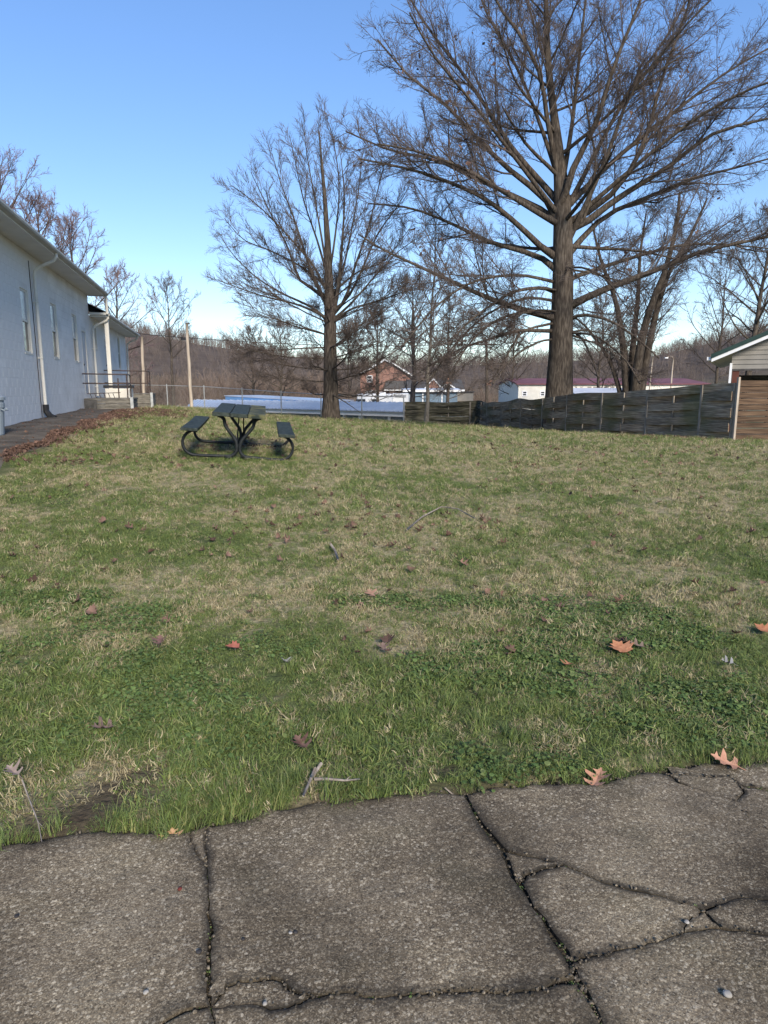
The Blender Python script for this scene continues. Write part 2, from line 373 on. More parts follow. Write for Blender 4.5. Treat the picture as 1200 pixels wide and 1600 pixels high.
M['soil'] = mat('crack_soil', (.022, .017, .012), (.085, .066, .042), rough=1, scale=30, c3=(.035, .03, .018), bump=1, bscale=120)

LN = dict(
 T1=[(-900,1560),(-500,1450),(-200,1375),(0,1322),(60,1315),(110,1303),(160,1298),(220,1301),(298,1298)],
 T1b=[(298,1298),(322,1290)],
 T2=[(322,1290),(400,1275),(420,1262),(500,1252),(560,1248),(600,1244),(690,1238),(727,1240)],
 T3=[(727,1240),(760,1232),(830,1225),(900,1223),(960,1218),(1010,1206),(1045,1210)],
 T4=[(1045,1210),(1080,1197),(1110,1190),(1200,1188),(1500,1172),(2100,1140)],
 A0=[(298,1298),(305,1330),(322,1352)],
 A1=[(322,1290),(320,1320),(322,1352)],
 A2=[(322,1352),(325,1385),(326,1420),(331,1450),(328,1480),(324,1520),(326,1550),(330,1572)],
 B1=[(330,1572),(290,1578),(255,1597),(200,1625),(0,1700),(-900,2050)],
 A3=[(330,1572),(335,1650),(345,1900),(380,2600)],
 B2t=[(330,1572),(340,1560),(352,1540),(395,1532),(425,1528),(440,1532),(452,1545),(485,1555)],
 B2b=[(330,1572),(345,1574),(400,1567),(450,1572),(485,1555)],
 B3=[(485,1555),(540,1549),(600,1557),(660,1552),(700,1548),(740,1546),(790,1549),(840,1545),(875,1532),(902,1530)],
 C1=[(727,1240),(745,1275),(775,1315),(790,1330)],
 C1a=[(790,1330),(798,1358),(812,1380)],
 C2=[(812,1380),(825,1400),(860,1455),(890,1498)],
 C3=[(890,1498),(902,1530)],
 C4=[(902,1530),(940,1600),(1050,1850),(1400,2600)],
 D1a=[(790,1330),(825,1338),(880,1350)],
 D1b=[(880,1350),(925,1370),(970,1385),(1015,1395),(1065,1410),(1100,1422)],
 K1=[(812,1380),(822,1365),(845,1357),(880,1350)],
 E1=[(890,1498),(945,1490),(980,1480),(1025,1470),(1070,1455)],
 E1b=[(1070,1455),(1082,1432),(1100,1422)],
 E2a=[(1070,1455),(1125,1448)],
 E2b=[(1125,1448),(1200,1460),(1450,1500),(2100,1640)],
 Dq=[(1100,1422),(1125,1412),(1155,1402),(1200,1405),(1450,1415),(2100,1480)],
 Dr=[(1100,1422),(1112,1436),(1125,1448)],
 F1=[(1045,1210),(1080,1230),(1120,1245),(1152,1252)],
 F2=[(1152,1252),(1175,1280),(1200,1297),(1450,1370),(2100,1420)],
 G1=[(1045,1210),(1100,1213),(1140,1212),(1155,1225)],
 G2=[(1155,1225),(1200,1232),(1450,1270),(2100,1300)],
 H=[(1155,1225),(1152,1252)],
)
rg = np.random.default_rng(5)
LW = {}
for k, pts in LN.items():
    P = np.array([atZ(x, y)[:2] for x, y in pts])
    for it in range(4):
        out = [P[0]]
        for a, c_ in zip(P[:-1], P[1:]):
            d = c_-a; ln = np.linalg.norm(d)
            if ln > .028:
                n = np.array([-d[1], d[0]])/ln
                amp = min(ln, .5)*(.055 if k[0] != 'T' else .08)
                if it == 0 and k[0] in 'CA' : amp *= .5
                out.append((a+c_)/2 + n*rg.normal()*amp)
            out.append(c_)
        P = np.array(out)
    LW[k] = P
PIECES = [
 ['T1','A0','A2','B1'], ['T1b','A1','-A0'], ['T2','C1','C1a','C2','C3','-B3','-B2t','-A2','-A1'], ['B2t','-B2b'],
 ['B2b','B3','C4','-A3'], ['B1','*',(-900,2600),'-A3'], ['C1a','K1','-D1a'], ['C2','E1','E1b','-D1b','-K1'],
 ['E1','E2a','E2b','*',(2600,2600),'-C4','-C3'], ['E1b','Dr','-E2a'], ['Dr','E2b','-Dq'],
 ['T3','F1','F2','-Dq','-D1b','-D1a','-C1'], ['G1','H','-F1'], ['G2','-F2','-H'], ['T4','-G2','-G1'] ]
bed = MB(); q = [(-9, -.6), (9, 2.9), (9, 1.4), (-9, -3.5)]
bed.add([(-9, sidewalk_edge(-9)+.03, -.016), (-9, -4, -.016), (9, -4, -.016), (9, sidewalk_edge(9)+.03, -.016)], [(0, 1, 2, 3)])
sidewalk = bed.build('sidewalk', M['soil']); tag(sidewalk, 'old cracked concrete sidewalk at the edge of the lawn', kind='structure')
import bmesh
CL = np.concatenate([LW[k] for k in ('C1', 'C1a', 'C2', 'C3', 'C4')])
def slab(poly, z, seed):
    P = np.array(poly); n = len(P)
    area = .5*np.sum(P[:, 0]*np.roll(P[:, 1], -1)-np.roll(P[:, 0], -1)*P[:, 1])
    if area < 0: P = P[::-1]; area = -area
    prev = np.roll(P, 1, 0); nxt = np.roll(P, -1, 0)
    t = nxt-prev; t /= (np.linalg.norm(t, axis=1)[:, None]+1e-9)
    nrm = np.stack([-t[:, 1], t[:, 0]], 1)
    g = .001+.009*vnoise(P[:, 0]*11, P[:, 1]*11, 4)**2
    small = area < .03
    cd = np.min(np.linalg.norm(P[:, None]-CL[None], axis=2), axis=1); g = g+np.where(cd < .03, .0028+.004*vnoise(P[:, 0]*17, P[:, 1]*17, 2), 0)
    if small: g = g*.5
    g1 = P+nrm*g[:, None]
    rag = fbm(P[:, 0]*30, P[:, 1]*30, 2, seed+8)
    w2 = (.002 if small else .003)+(.004 if small else .008)*rag[:, None]
    g2 = g1+nrm*w2
    g3 = g2+nrm*((.006 if small else .010)+(.004 if small else .045)*vnoise(P[:, 0]*8, P[:, 1]*8, 9)**1.5)[:, None]
    r2 = np.random.default_rng(seed); tilt = r2.normal(size=2)*(.008 if small else .0012)
    ctr = P.mean(0)
    def zz(Q, off): return z+off+(Q-ctr)@tilt if not False else 0
    bm = bmesh.new()
    rings = []
    for Q, off in ((g1, -.06), (g1+0, -.0022), (g2, -.0005), (g3, 0.0)):
        zq = zz(Q, off) + (rag-.5)*(.004 if off < -.005 else .0015)
        rings.append([bm.verts.new((float(p[0]), float(p[1]), float(zv))) for p, zv in zip(Q, zq)])
    for a, b_ in zip(rings[:-1], rings[1:]):
        for i in range(n):
            j = (i+1) % n
            bm.faces.new((a[i], a[j], b_[j], b_[i]))
    f = bm.faces.new(rings[-1])
    bm.faces.ensure_lookup_table()
    bmesh.ops.triangulate(bm, faces=[f])
    me = bpy.data.meshes.new('slab'); bm.to_mesh(me); bm.free()
    ed = me.attributes.new('edge', 'FLOAT', 'POINT')
    vals = np.concatenate([np.ones(n), np.ones(n)*1.0, np.ones(n)*.8, np.zeros(n)]).astype(np.float32)
    if len(me.vertices) == len(vals): ed.data.foreach_set('value', vals)
    return me
for k, pc in enumerate(PIECES):
    poly = []; star = False
    for nm in pc:
        if nm == '*': continue
        if isinstance(nm, tuple): poly.append(atZ(*nm)[:2]); continue
        Q = LW[nm.lstrip('-')]
        if nm[0] == '-': Q = Q[::-1]
        for p in Q:
            if not poly or np.linalg.norm(poly[-1]-p) > 1e-5: poly.append(p)
    if np.linalg.norm(poly[0]-poly[-1]) < 1e-5: poly.pop()
    rz = random.Random(k)
    me = slab(poly, rz.uniform(-.0025, .0025), k)
    link('slab', me, M['concrete'], sidewalk)

# ------------------------------------------------------------------ instancer (only for things nobody could count)
def scatter(name, src_me, pts, scl, rot, label, cat, mat_=None, parent=None):
    src = bpy.data.objects.new(name+'_source', src_me)
    me = bpy.data.meshes.new(name); me.vertices.add(len(pts)); me.vertices.foreach_set('co', np.asarray(pts, np.float32).ravel())
    a = me.attributes.new('scl', 'FLOAT_VECTOR', 'POINT')
    s = np.asarray(scl, np.float32); s = np.stack([s, s, s], 1) if s.ndim == 1 else s
    a.data.foreach_set('vector', s.ravel())
    a = me.attributes.new('rot', 'FLOAT_VECTOR', 'POINT'); a.data.foreach_set('vector', np.asarray(rot, np.float32).ravel())
    o = bpy.data.objects.new(name, me); COL.objects.link(o)
    if mat_: me.materials.append(mat_)
    ng = bpy.data.node_groups.new(name, 'GeometryNodeTree')
    ng.interface.new_socket('Geometry', in_out='INPUT', socket_type='NodeSocketGeometry')
    ng.interface.new_socket('Geometry', in_out='OUTPUT', socket_type='NodeSocketGeometry')
    gi = ng.nodes.new('NodeGroupInput'); go = ng.nodes.new('NodeGroupOutput')
    ip = ng.nodes.new('GeometryNodeInstanceOnPoints'); ob = ng.nodes.new('GeometryNodeObjectInfo'); ob.inputs[0].default_value = src
    na = ng.nodes.new('GeometryNodeInputNamedAttribute'); na.data_type = 'FLOAT_VECTOR'; na.inputs[0].default_value = 'scl'
    nr = ng.nodes.new('GeometryNodeInputNamedAttribute'); nr.data_type = 'FLOAT_VECTOR'; nr.inputs[0].default_value = 'rot'
    er = ng.nodes.new('FunctionNodeEulerToRotation')
    K = ng.links
    K.new(gi.outputs[0], ip.inputs['Points']); K.new(ob.outputs['Geometry'], ip.inputs['Instance'])
    K.new(na.outputs[0], ip.inputs['Scale']); K.new(nr.outputs[0], er.inputs[0]); K.new(er.outputs[0], ip.inputs['Rotation'])
    K.new(ip.outputs[0], go.inputs[0])
    md = o.modifiers.new('scatter', 'NODES'); md.node_group = ng
    if parent is not None: o.parent = parent; o['kind'] = 'stuff'
    else: tag(o, label, cat, kind='stuff')
    return o

def blades_mesh(name, n, rad, hmin, hmax, w, bend, seed, m, seg=3, curl=0.0):
    r = np.random.default_rng(seed); V = []; Fs = []
    for i in range(n):
        a = r.uniform(0, 2*math.pi); rr = rad*math.sqrt(r.uniform()); x, y = rr*math.cos(a), rr*math.sin(a)
        h = r.uniform(hmin, hmax); d = r.uniform(0, 2*math.pi); bd = bend*r.uniform(.3, 1.3); ww = w*r.uniform(.6, 1.2)
        dx, dy = math.cos(d), math.sin(d); px, py = -dy, dx
        n0 = len(V); X, Y, Z = x, y, -.006; th = r.uniform(0, .35)*bend
        for k in range(seg+1):
            t = k/seg; wk = ww*(1-t)**.7*.5
            if k == seg: V.append((X, Y, Z))
            else: V += [(X-px*wk, Y-py*wk, Z), (X+px*wk, Y+py*wk, Z)]
            ang = th+bd*t*1.3; st = h/seg
            X += dx*math.sin(ang)*st; Y += dy*math.sin(ang)*st; Z += math.cos(ang)*st
            dd = r.normal()*curl; dx, dy = dx*math.cos(dd)-dy*math.sin(dd), dx*math.sin(dd)+dy*math.cos(dd)
            Z = max(Z, .002)
        for k in range(seg-1): Fs.append((n0+2*k, n0+2*k+1, n0+2*k+3, n0+2*k+2))
        e = n0+2*(seg-1); Fs.append((e, e+1, e+2))
    me = bpy.data.meshes.new(name); me.from_pydata(V, [], Fs); me.materials.append(m); me.update(); return me
def grassmat(name, cols, inst=.25, trans=.25, rough=.6):
    m = bpy.data.materials.new(name); m.use_nodes = True
    global nt, N, L
    nt = m.node_tree; N = nt.nodes; L = nt.links; b = N['Principled BSDF']; b.inputs['Roughness'].default_value = rough; b.inputs['Specular IOR Level'].default_value = .2
    oi = N.new('ShaderNodeObjectInfo'); geo = N.new('ShaderNodeNewGeometry')
    wn_ = N.new('ShaderNodeMath'); wn_.operation = 'ADD'
    L.new(geo.outputs['Random Per Island'], wn_.inputs[0]); L.new(oi.outputs['Random'], wn_.inputs[1])
    fr = N.new('ShaderNodeMath'); fr.operation = 'FRACT'; L.new(wn_.outputs[0], fr.inputs[0])
    c = ramp(cols, fr.outputs[0], 0, 1)
    hs = N.new('ShaderNodeHueSaturation'); mr = N.new('ShaderNodeMapRange'); mr.inputs[3].default_value = 1-inst; mr.inputs[4].default_value = 1+inst
    L.new(oi.outputs['Random'], mr.inputs[0]); L.new(mr.outputs[0], hs.inputs['Value']); L.new(c, hs.inputs['Color'])
    L.new(hs.outputs[0], b.inputs['Base Color'])
    tr = N.new('ShaderNodeBsdfTranslucent'); L.new(hs.outputs[0], tr.inputs[0])
    mx = N.new('ShaderNodeMixShader'); mx.inputs[0].default_value = trans; L.new(b.outputs[0], mx.inputs[1]); L.new(tr.outputs[0], mx.inputs[2])
    L.new(mx.outputs[0], N['Material Output'].inputs[0])
    return m
M['gg'] = grassmat('green_grass', [(.08, .115, .033), (.14, .195, .05), (.20, .25, .07), (.115, .17, .065), (.32, .31, .12)])
M['gs'] = grassmat('straw_grass', [(.33, .27, .15), (.45, .38, .23), (.55, .47, .30), (.38, .32, .18), (.22, .18, .10)])
M['gc'] = grassmat('ground_cover', [(.06, .10, .03), (.09, .145, .045), (.13, .185, .055), (.18, .22, .08)])
rg = np.random.default_rng(11)
def sample(y0, y1, dens, margin=1.2):
    ar = 0; w1 = .62*y1+margin
    n = int((y1-y0)*2*w1*dens)
    Y = rg.uniform(y0, y1, n); X = rg.uniform(-w1, w1, n)
    k = np.abs(X) < .62*Y+margin
    X, Y = X[k], Y[k]
    k = (X > -4.6-.2416*Y+1.75+.2*np.sin(Y*3)) & (Y > sidewalk_edge(X)-.02)
    # keep to the near side of the wooden fence
    fx = np.interp(Y, [0, 15.9, 16.0, 16.3, 23.8, 33, 36], [40, 40, 9.6, 8.2, 6.0, 4.4, 1.2])
    k &= X < fx+.1
    return X[k], Y[k]
def rots(n, tilt=.38):
    return np.stack([rg.normal(size=n)*tilt, rg.normal(size=n)*tilt, rg.uniform(0, 6.283, n)], 1)
zones = [(1.6, 4.2, 1500, 1.0), (4.2, 7, 900, 1.1), (7, 12, 420, 1.35), (12, 20, 150, 1.9), (20, 36, 50, 2.6)]
src = dict(
  g=[blades_mesh('green_tuft', 26, .045, .022, .060, .0042, 2.0, 1, M['gg'], curl=.25), blades_mesh('fine_green_tuft', 34, .04, .015, .040, .0028, 1.9, 2, M['gg'], curl=.3)],
  s=[blades_mesh('straw_tuft', 26, .045, .015, .045, .0032, 1.6, 3, M['gs'], seg=4, curl=.7), blades_mesh('straw_tuft', 20, .05, .02, .055, .0034, 1.8, 4, M['gs'], seg=4, curl=.5)])
acc = {k: [] for k in ('g0', 'g1', 's0', 's1')}
for (y0, y1, dens, sc) in zones:
    X, Y = sample(y0, y1, dens)
    d = dryness(X, Y); br = bare(X, Y); u = rg.uniform(size=len(X))
    keep = (rg.uniform(size=len(X)) > br*.97) & (rg.uniform(size=len(X)) < .62+.75*fbm(X*7, Y*7, 2, 52))
    dry = u < (.13+.36*d)+.55*(fbm(X*9, Y*7, 2, 90)-.5)*2; hvar = .5+1.5*fbm(X*2.6, Y*2.6, 3, 44)**1.8
    v = rg.uniform(size=len(X)) < .55
    Z = terrain(X, Y)
    S = sc*rg.uniform(.7, 1.25, len(X))*np.minimum(hvar, 1.12)
    # longer grass at the near left edge
    lng = np.exp(-((X+1.25)/.75)**2-((Y-2.75)/.5)**2)*.2 + np.exp(-((X-.55)/.3)**2-((Y-3.1)/.28)**2)*.5
    S = np.where(dry, S, S*(1+lng))
    for key, msk in (('g0', ~dry & v), ('g1', ~dry & ~v), ('s0', dry & v), ('s1', dry & ~v)):
        k = keep & msk
        acc[key].append((np.stack([X[k], Y[k], Z[k]], 1), S[k]))
for key, nm, lb in (('g0', 'green_grass', 'short green grass covering the lawn'), ('g1', 'fine_grass', 'fine dark green grass between the blades of the lawn'), ('s0', 'straw_grass', 'curled straw coloured dead grass in patches on the lawn'), ('s1', 'dead_grass', 'longer pale dead grass mixed into the lawn')):
    P = np.concatenate([a for a, s in acc[key]]); S = np.concatenate([s for a, s in acc[key]])
    scatter(nm, src[key[0]][int(key[1])], P, S, rots(len(P)), lb, 'grass')
# long clumps
me = blades_mesh('long_clump', 46, .07, .07, .15, .0052, 1.15, 9, M['gg'], seg=5, curl=.15)
cl = [(60,1120),(130,1110),(180,1130),(240,1150),(120,1170),(60,1190),(300,1130),(340,1200),(200,1180),(30,1150),(285,1205),(400,1240),(430,1235),(350,1265),(310,1270),(250,1265),(280,1285),(560,1145),(360,1240),(470,1215),(330,1250),(385,1262),
      (760,1090),(800,1110),(840,1105),(740,1120),(690,1100),(800,1140),(870,1110),(640,1130),(250,1060),(520,1120),(410,1130),(100,1060),(940,1080),(600,1060),(300,1010),(30,1080),(450,1050),(690,1030),(1010,1060),(1100,1040),(980,1110)]
P = []; S = []
for k in ('T1', 'T1b', 'T2', 'T3', 'T4'):
    for p, p2 in zip(LW[k][:-1], LW[k][1:]):
        for q in range(2):
            if abs(p[0]) > 2.6: continue
            c = p+(p2-p)*rg.uniform(); w_ = fbm(np.array([c[0]*3]), np.array([4.]), 2, 6)[0]
            if rg.uniform() < (.35 if c[0] < -.75 else 1.05 if c[0] < .1 else .55)*w_: yy = c[1]+rg.uniform(-.005, .07); P.append((c[0], yy, max(gz(c[0], yy), -.02))); S.append(rg.uniform(.3, .75)*(1 if c[0] < 0 else .7))
for px, py in cl:
    for k in range(3):
        c = atZ(px+rg.normal()*14, py+rg.normal()*8, .02); c[2] = gz(c[0], c[1])
        if c[1] > sidewalk_edge(c[0])-.02 and bare(np.array([c[0]]), np.array([c[1]]))[0] < .6: P.append(c); S.append(rg.uniform(.4, .78))
scatter('long_grass', me, P, S, rots(len(P), .15), 'longer green grass clumps near the sidewalk edge', 'grass')
# broad-leaved ground cover
def cover_mesh(seed, n=16):
    r = np.random.default_rng(seed); V = []; Fs = []
    for i in range(n):
        a = r.uniform(0, 6.28); rr = .06*math.sqrt(r.uniform()); c = Vector((rr*math.cos(a), rr*math.sin(a), r.uniform(.006, .026)))
        q = Matrix.Rotation(r.uniform(0, 6.28), 3, 'Z') @ Matrix.Rotation(r.normal()*.5, 3, 'X'); s = r.uniform(.005, .0105)
        k = len(V)
        for j in range(6):
            t = j/6*6.283; V.append(tuple(c+q@Vector((s*math.cos(t), s*.85*math.sin(t), .002*math.cos(2*t)))))
        Fs.append(tuple(range(k, k+6)))
    me = bpy.data.meshes.new('cover'); me.from_pydata(V, [], Fs); me.materials.append(M['gc']); me.update(); return me
X, Y = sample(1.7, 4.5, 1100)
w = sstep(.46, .72, fbm(X*1.8, Y*1.8, 3, 88)+.18*sstep(0, 1.2, X)*(1-sstep(3.1, 3.9, Y)))
k = (rg.uniform(size=len(X)) < w*.75) & (rg.uniform(size=len(X)) > bare(X, Y)*.75)
X, Y = X[k], Y[k]
scatter('clover', cover_mesh(3), np.stack([X, Y, terrain(X, Y)], 1), rg.uniform(.7, 1.3, len(X)), rots(len(X), .1), 'small round leaves of clover and weeds growing in the lawn', 'ground cover')
# moss and weeds in the cracks
P = []; S = []
for k in ('C1', 'C2', 'C4', 'E1', 'B3', 'A2', 'D1b', 'Dq', 'G2', 'E2b', 'F2', 'B1'):
    for p in LW[k]:
        if abs(p[0]) < 2 and rg.uniform() < (.7 if k in ('C4', 'G2') else .3):
            P.append((p[0]+rg.normal()*.004, p[1]+rg.normal()*.004, -.014)); S.append(rg.uniform(.2, .42))
scatter('crack_moss', cover_mesh(5), P, S, rots(len(P), .2), 'dull moss and tiny weeds in the sidewalk cracks', 'moss')

# grit and crumbs
bmg = bmesh.new(); bmesh.ops.create_icosphere(bmg, subdivisions=1, radius=.004)
for v in bmg.verts: v.co *= .75+.5*random.Random(v.index).random(); v.co.z *= .6
gme = bpy.data.meshes.new('grit'); bmg.to_mesh(gme); bmg.free(); gme.materials.append(mat('grit', (.04, .032, .022), (.17, .14, .10), rough=.95, scale=60, inst=.7))
P = []; S = []
for k, Q in LW.items():
    for a_, b_ in zip(Q[:-1], Q[1:]):
        for q in range(9 if k in ('C4', 'C3', 'E1', 'K1', 'B2t', 'B3', 'A1', 'G1') else 3):
            c = a_+(b_-a_)*rg.uniform()+rg.normal(size=2)*.007
            if abs(c[0]) < 2.5: P.append((c[0], c[1], rg.choice([-.010, -.006, .0015]))); S.append(rg.uniform(.25, 1.25)**1.8)
n = 900; X = rg.uniform(-2, 2.4, n); Y = rg.uniform(.6, 2.6, n); k = Y < sidewalk_edge(X)-.03
P += list(zip(X[k], Y[k], np.full(k.sum(), .001))); S += list(rg.uniform(.12, .5, k.sum()))
scatter('grit', gme, P, S, rots(len(P), .5), 'loose grit and concrete crumbs lying along the sidewalk cracks', 'grit')
# ------------------------------------------------------------------ leaves
def leaf_outline(kind):
    if kind == 'oak':
        half = [(0, 0), (.06, .06), (.30, .10), (.42, .22), (.20, .26), (.09, .30), (.14, .42), (.40, .50), (.52, .66), (.26, .60), (.10, .62), (.12, .74), (.28, .84), (.10, .86), (.03, 1.0)]
    else:
        half = [(0, 0), (.12, .04), (.38, -.04), (.34, .12), (.62, .22), (.48, .34), (.60, .52), (.34, .46), (.26, .54), (.34, .74), (.18, .70), (.10, .84), (0, 1.0)]
    return half
def leaf_mesh(kind, size, curl, seed, m):
    r = np.random.default_rng(seed); half = leaf_outline(kind); V = []; Fs = []
    def pt(x, y):
        z = curl*(abs(x)**1.4*1.1 + .6*(y-.5)**2) + .05*math.sin(9*y+seed)*abs(x)
        return (x*size, (y-.5)*size, z*size)
    spine = [(0, y) for x, y in half]
    for sgn in (-1, 1):
        n0 = len(V)
        for x, y in half:
            jx = x*(1+r.normal()*.07) if x > 0 else x
            V.append(pt(0, y)); V.append(pt(sgn*jx*.5, y)); V.append(pt(sgn*jx, y+r.normal()*.01))
        for i in range(len(half)-1):
            a = n0+3*i
            for q in (0, 1):
                f = (a+q, a+q+1, a+q+4, a+q+3)
                Fs.append(f if sgn > 0 else f[::-1])
    mb = MB(); mb.v = V; mb.f = Fs
    mb.tube([pt(0, .06), (0, -.62*size, .03*size), (.02*size, -.82*size, .015*size)], size*.012, 4)
    me = mb.mesh('leaf'); me.materials.append(m); me.validate(); return me
def leafm(name, a, b_, c_):
    return mat(name, a, b_, rough=.75, scale=30, c3=c_, spec=.2)
leafset = [
 ('maple', (967, 1015), .118, .35, 20, (.34, .14, .07), (.45, .21, .11), 'large orange brown maple leaf lying flat on the lawn, the biggest leaf', 'orange'),
 ('oak', (994, 1013), .085, .5, 70, (.14, .095, .07), (.2, .145, .11), 'dull grey brown leaf curled beside the large orange maple leaf', 'dull'),
 ('oak', (934, 1202), .105, .55, -35, (.40, .20, .125), (.5, .27, .17), 'salmon coloured lobed oak leaf on the grass edge above the sidewalk', 'salmon'),
 ('oak', (1133, 1180), .105, .4, 60, (.38, .19, .12), (.48, .26, .17), 'salmon coloured oak leaf at the grass edge, furthest right along the sidewalk', 'salmon2'),
 ('oak', (268, 1289), .075, .4, 15, (.42, .235, .12), (.55, .33, .18), 'small tan oak leaf touching the concrete at the left crack', 'tan'),
 ('maple', (362, 1017), .075, .5, 100, (.22, .07, .05), (.3, .11, .075), 'crumpled dark red leaf in the middle left of the lawn', 'red'),
 ('oak', (470, 1163), .085, .9, 40, (.09, .045, .035), (.15, .09, .07), 'dark folded brown leaf in the grass above the fallen twigs', 'darkb'),
 ('oak', (885, 1040), .08, .6, 140, (.26, .11, .055), (.34, .16, .09), 'orange tinged leaf standing in dry grass left of the big maple leaf', 'orange2'),
 ('oak', (1136, 1038), .07, 1.0, 80, (.17, .165, .165), (.25, .245, .24), 'pale grey leaf curled on edge at the right of the lawn', 'pale'),
 ('oak', (580, 935), .10, .4, 30, (.26, .15, .10), (.34, .2, .14), 'light brown leaf in the straw patch at the centre of the lawn', 'lb'),
 ('maple', (1190, 985), .10, .4, 30, (.3, .12, .06), (.38, .17, .09), 'rust orange leaf at the far right edge of the lawn', 'rust'),
 ('oak', (160, 1140), .09, .8, 120, (.1, .065, .055), (.16, .11, .095), 'brown grey leaf half buried in long grass at lower left', 'bg'),
 ('oak', (250, 1008), .09, .7, 10, (.13, .07, .06), (.19, .11, .09), 'dull reddish leaf left of the crumpled dark red leaf', 'dr'),
 ('oak', (600, 1018), .08, .7, 10, (.15, .1, .08), (.2, .14, .11), 'small dull brown leaf in dry grass at mid lawn', 'sd'),
 ('oak', (448, 1040), .07, 1.0, 200, (.26, .24, .22), (.34, .32, .30), 'small pale upright leaf right of the dark red leaf', 'pu'),
 ('oak', (22, 1222), .07, .9, 60, (.2, .15, .13), (.27, .21, .18), 'greyish curled leaf at the lower left corner of the lawn', 'gl'),
]
for kd, (px, py), size, curl, rz, a, c_, lb, mn in leafset:
    o = bpy.data.objects.new('fallen_leaf', leaf_mesh(kd, size, curl, px, leafm('leaf_'+mn, a, c_, tuple((np.array(a)+np.array(c_))/2)))); COL.objects.link(o)
    p = atZ(px, py, .04); o.location = (p[0], p[1], gz(p[0], p[1])+(.034 if p[1] > sidewalk_edge(p[0])+.3 else .075)); o.rotation_euler = (R(14), R(-6), R(rz))
    tag(o, lb, 'leaf')
# small leaves scattered over the lawn and the litter band along the path: nobody could count these
lm = leaf_mesh('oak', .085, .9, 3, M['deadleaf']); lm2 = leaf_mesh('maple', .075, .7, 6, M['deadleaf'])
P = []; 
X, Y = sample(3.2, 8, 5); P.append((X, Y, .03)); X, Y = sample(8, 30, 5); k = fbm(X*.8, Y*.8, 3, 61) > .43; P.append((X[k], Y[k], .035))
for cx, cy, s, n in [(a_, b_, c_, int(d_*.45)) for a_, b_, c_, d_ in [(690,815,.35,30),(770,810,.3,25),(500,830,.35,50),(335,857,.18,30),(480,822,.3,30),(70,742,.5,60),(110,740,.4,40),(560,800,.5,25),(60,880,.3,10),(855,770,.3,14),(970,855,.2,12),(1090,920,.2,10),(1050,780,.3,16),(400,720,1.2,120),(380,705,.6,60),(900,712,.8,40),(200,735,.5,40),(20,830,.3,14),(430,860,.2,12),(900,940,.2,8)]]:
    c = atZ(cx, cy, .2 if cy < 780 else .1)
    P.append((c[0]+rg.normal(size=n)*s, c[1]+rg.normal(size=n)*s*.9, .03))
t = 9.5+16.5*rg.uniform(size=9000)**.6; off = 1.5+rg.exponential(.06+.018*(t-9.5), 9000)+.1*np.sin(t*2.2)-.12*rg.uniform(size=9000); P.append((-4.6-.2416*t+off, t, .02+.03*rg.uniform(size=9000)))
t = rg.uniform(9, 26, 500); off = rg.uniform(.05, 1.6, 500); P.append((-4.6-.2416*t+off, t, .012))
t = rg.uniform(20, 27, 2600); P.append((-4.6-.2416*t+rg.uniform(1.2, 3.6, 2600), t, .03))
for a, b_, n in [((8.0, 16.2), (5.9, 23.7), 500), ((5.9, 23.7), (4.2, 32.8), 1000), ((4.2, 32.7), (1.0, 33.0), 700)]:
    t = rg.uniform(size=n); o_ = rg.exponential(.35, n); P.append((a[0]+(b_[0]-a[0])*t-o_, a[1]+(b_[1]-a[1])*t-.15*o_, .03))
t = rg.normal(size=700)*1.6; P.append((-2.1+t, 27+rg.normal(size=700)*1.2, .03)); 
X = np.concatenate([np.atleast_1d(p[0]) for p in P]); Y = np.concatenate([np.atleast_1d(p[1]) for p in P]); H = np.concatenate([np.zeros(len(p[0]))+p[2] for p in P])
Z = terrain(X, Y)+H; kk = (Y > 9.5) | (rg.uniform(size=len(X)) < .6); X, Y, Z = X[kk], Y[kk], Z[kk]; n = len(X); k = rg.uniform(size=n) < .55
rt = np.stack([rg.normal(size=n)*.5, rg.normal(size=n)*.5, rg.uniform(0, 6.28, n)], 1); sc = rg.uniform(.45, 1.05, n)
PT = np.stack([X, Y, Z], 1)
scatter('leaf_litter', lm, PT[k], sc[k], rt[k], 'drift of curled brown oak leaves along the path and lawn', 'leaf litter')
scatter('maple_leaf_litter', lm2, PT[~k], sc[~k], rt[~k], 'broken reddish brown maple leaves scattered over the lawn', 'leaf litter')
# fallen sticks
M['stick'] = mat('grey_stick', (.16, .13, .11), (.3, .26, .22), rough=.9, scale=30)
def stick(pts, r0, r1, label, lift=.02):
    P3 = []
    for i, (px, py) in enumerate(pts):
        c = atZ(px, py, .02 if py > 1000 else .15); P3.append((c[0], c[1], gz(c[0], c[1])+lift+.008*(i % 2)))
    k = len(P3); mb = MB(); mb.tube(P3, [r0+(r1-r0)*i/(k-1) for i in range(k)], 6)
    a, b_ = Vector(P3[k//2]), Vector(P3[-1]); d = (b_-a)
    mb.tube([a, a+d*.35+Vector((0, d.length*.18, .01))], [r1, r1*.5], 5)
    o = mb.build('fallen_stick', M['stick'], smooth=True); tag(o, label, 'stick')
stick([(474,1248),(486,1228),(502,1202)], .005, .007, 'short thick twig lying upright on the bare strip above the sidewalk', .035)
stick([(492,1226),(515,1229),(540,1228),(562,1229)], .006, .003, 'thin twig lying sideways along the lawn edge near the middle slab', .035)
stick([(636,828),(660,812),(690,797),(715,800),(742,812)], .009, .005, 'long thin fallen branch arched across the middle of the lawn', .05)
stick([(517,848),(524,858),(528,868)], .012, .009, 'short stub of branch near centre of the lawn', .05)
stick([(35,1225),(48,1262),(60,1290),(70,1325)], .003, .0015, 'long pale stem trailing over the left edge of the sidewalk', .03)
stick([(695,1228),(730,1238),(765,1228)], .003, .002, 'thin curved twig over the top of the middle joint', .02)
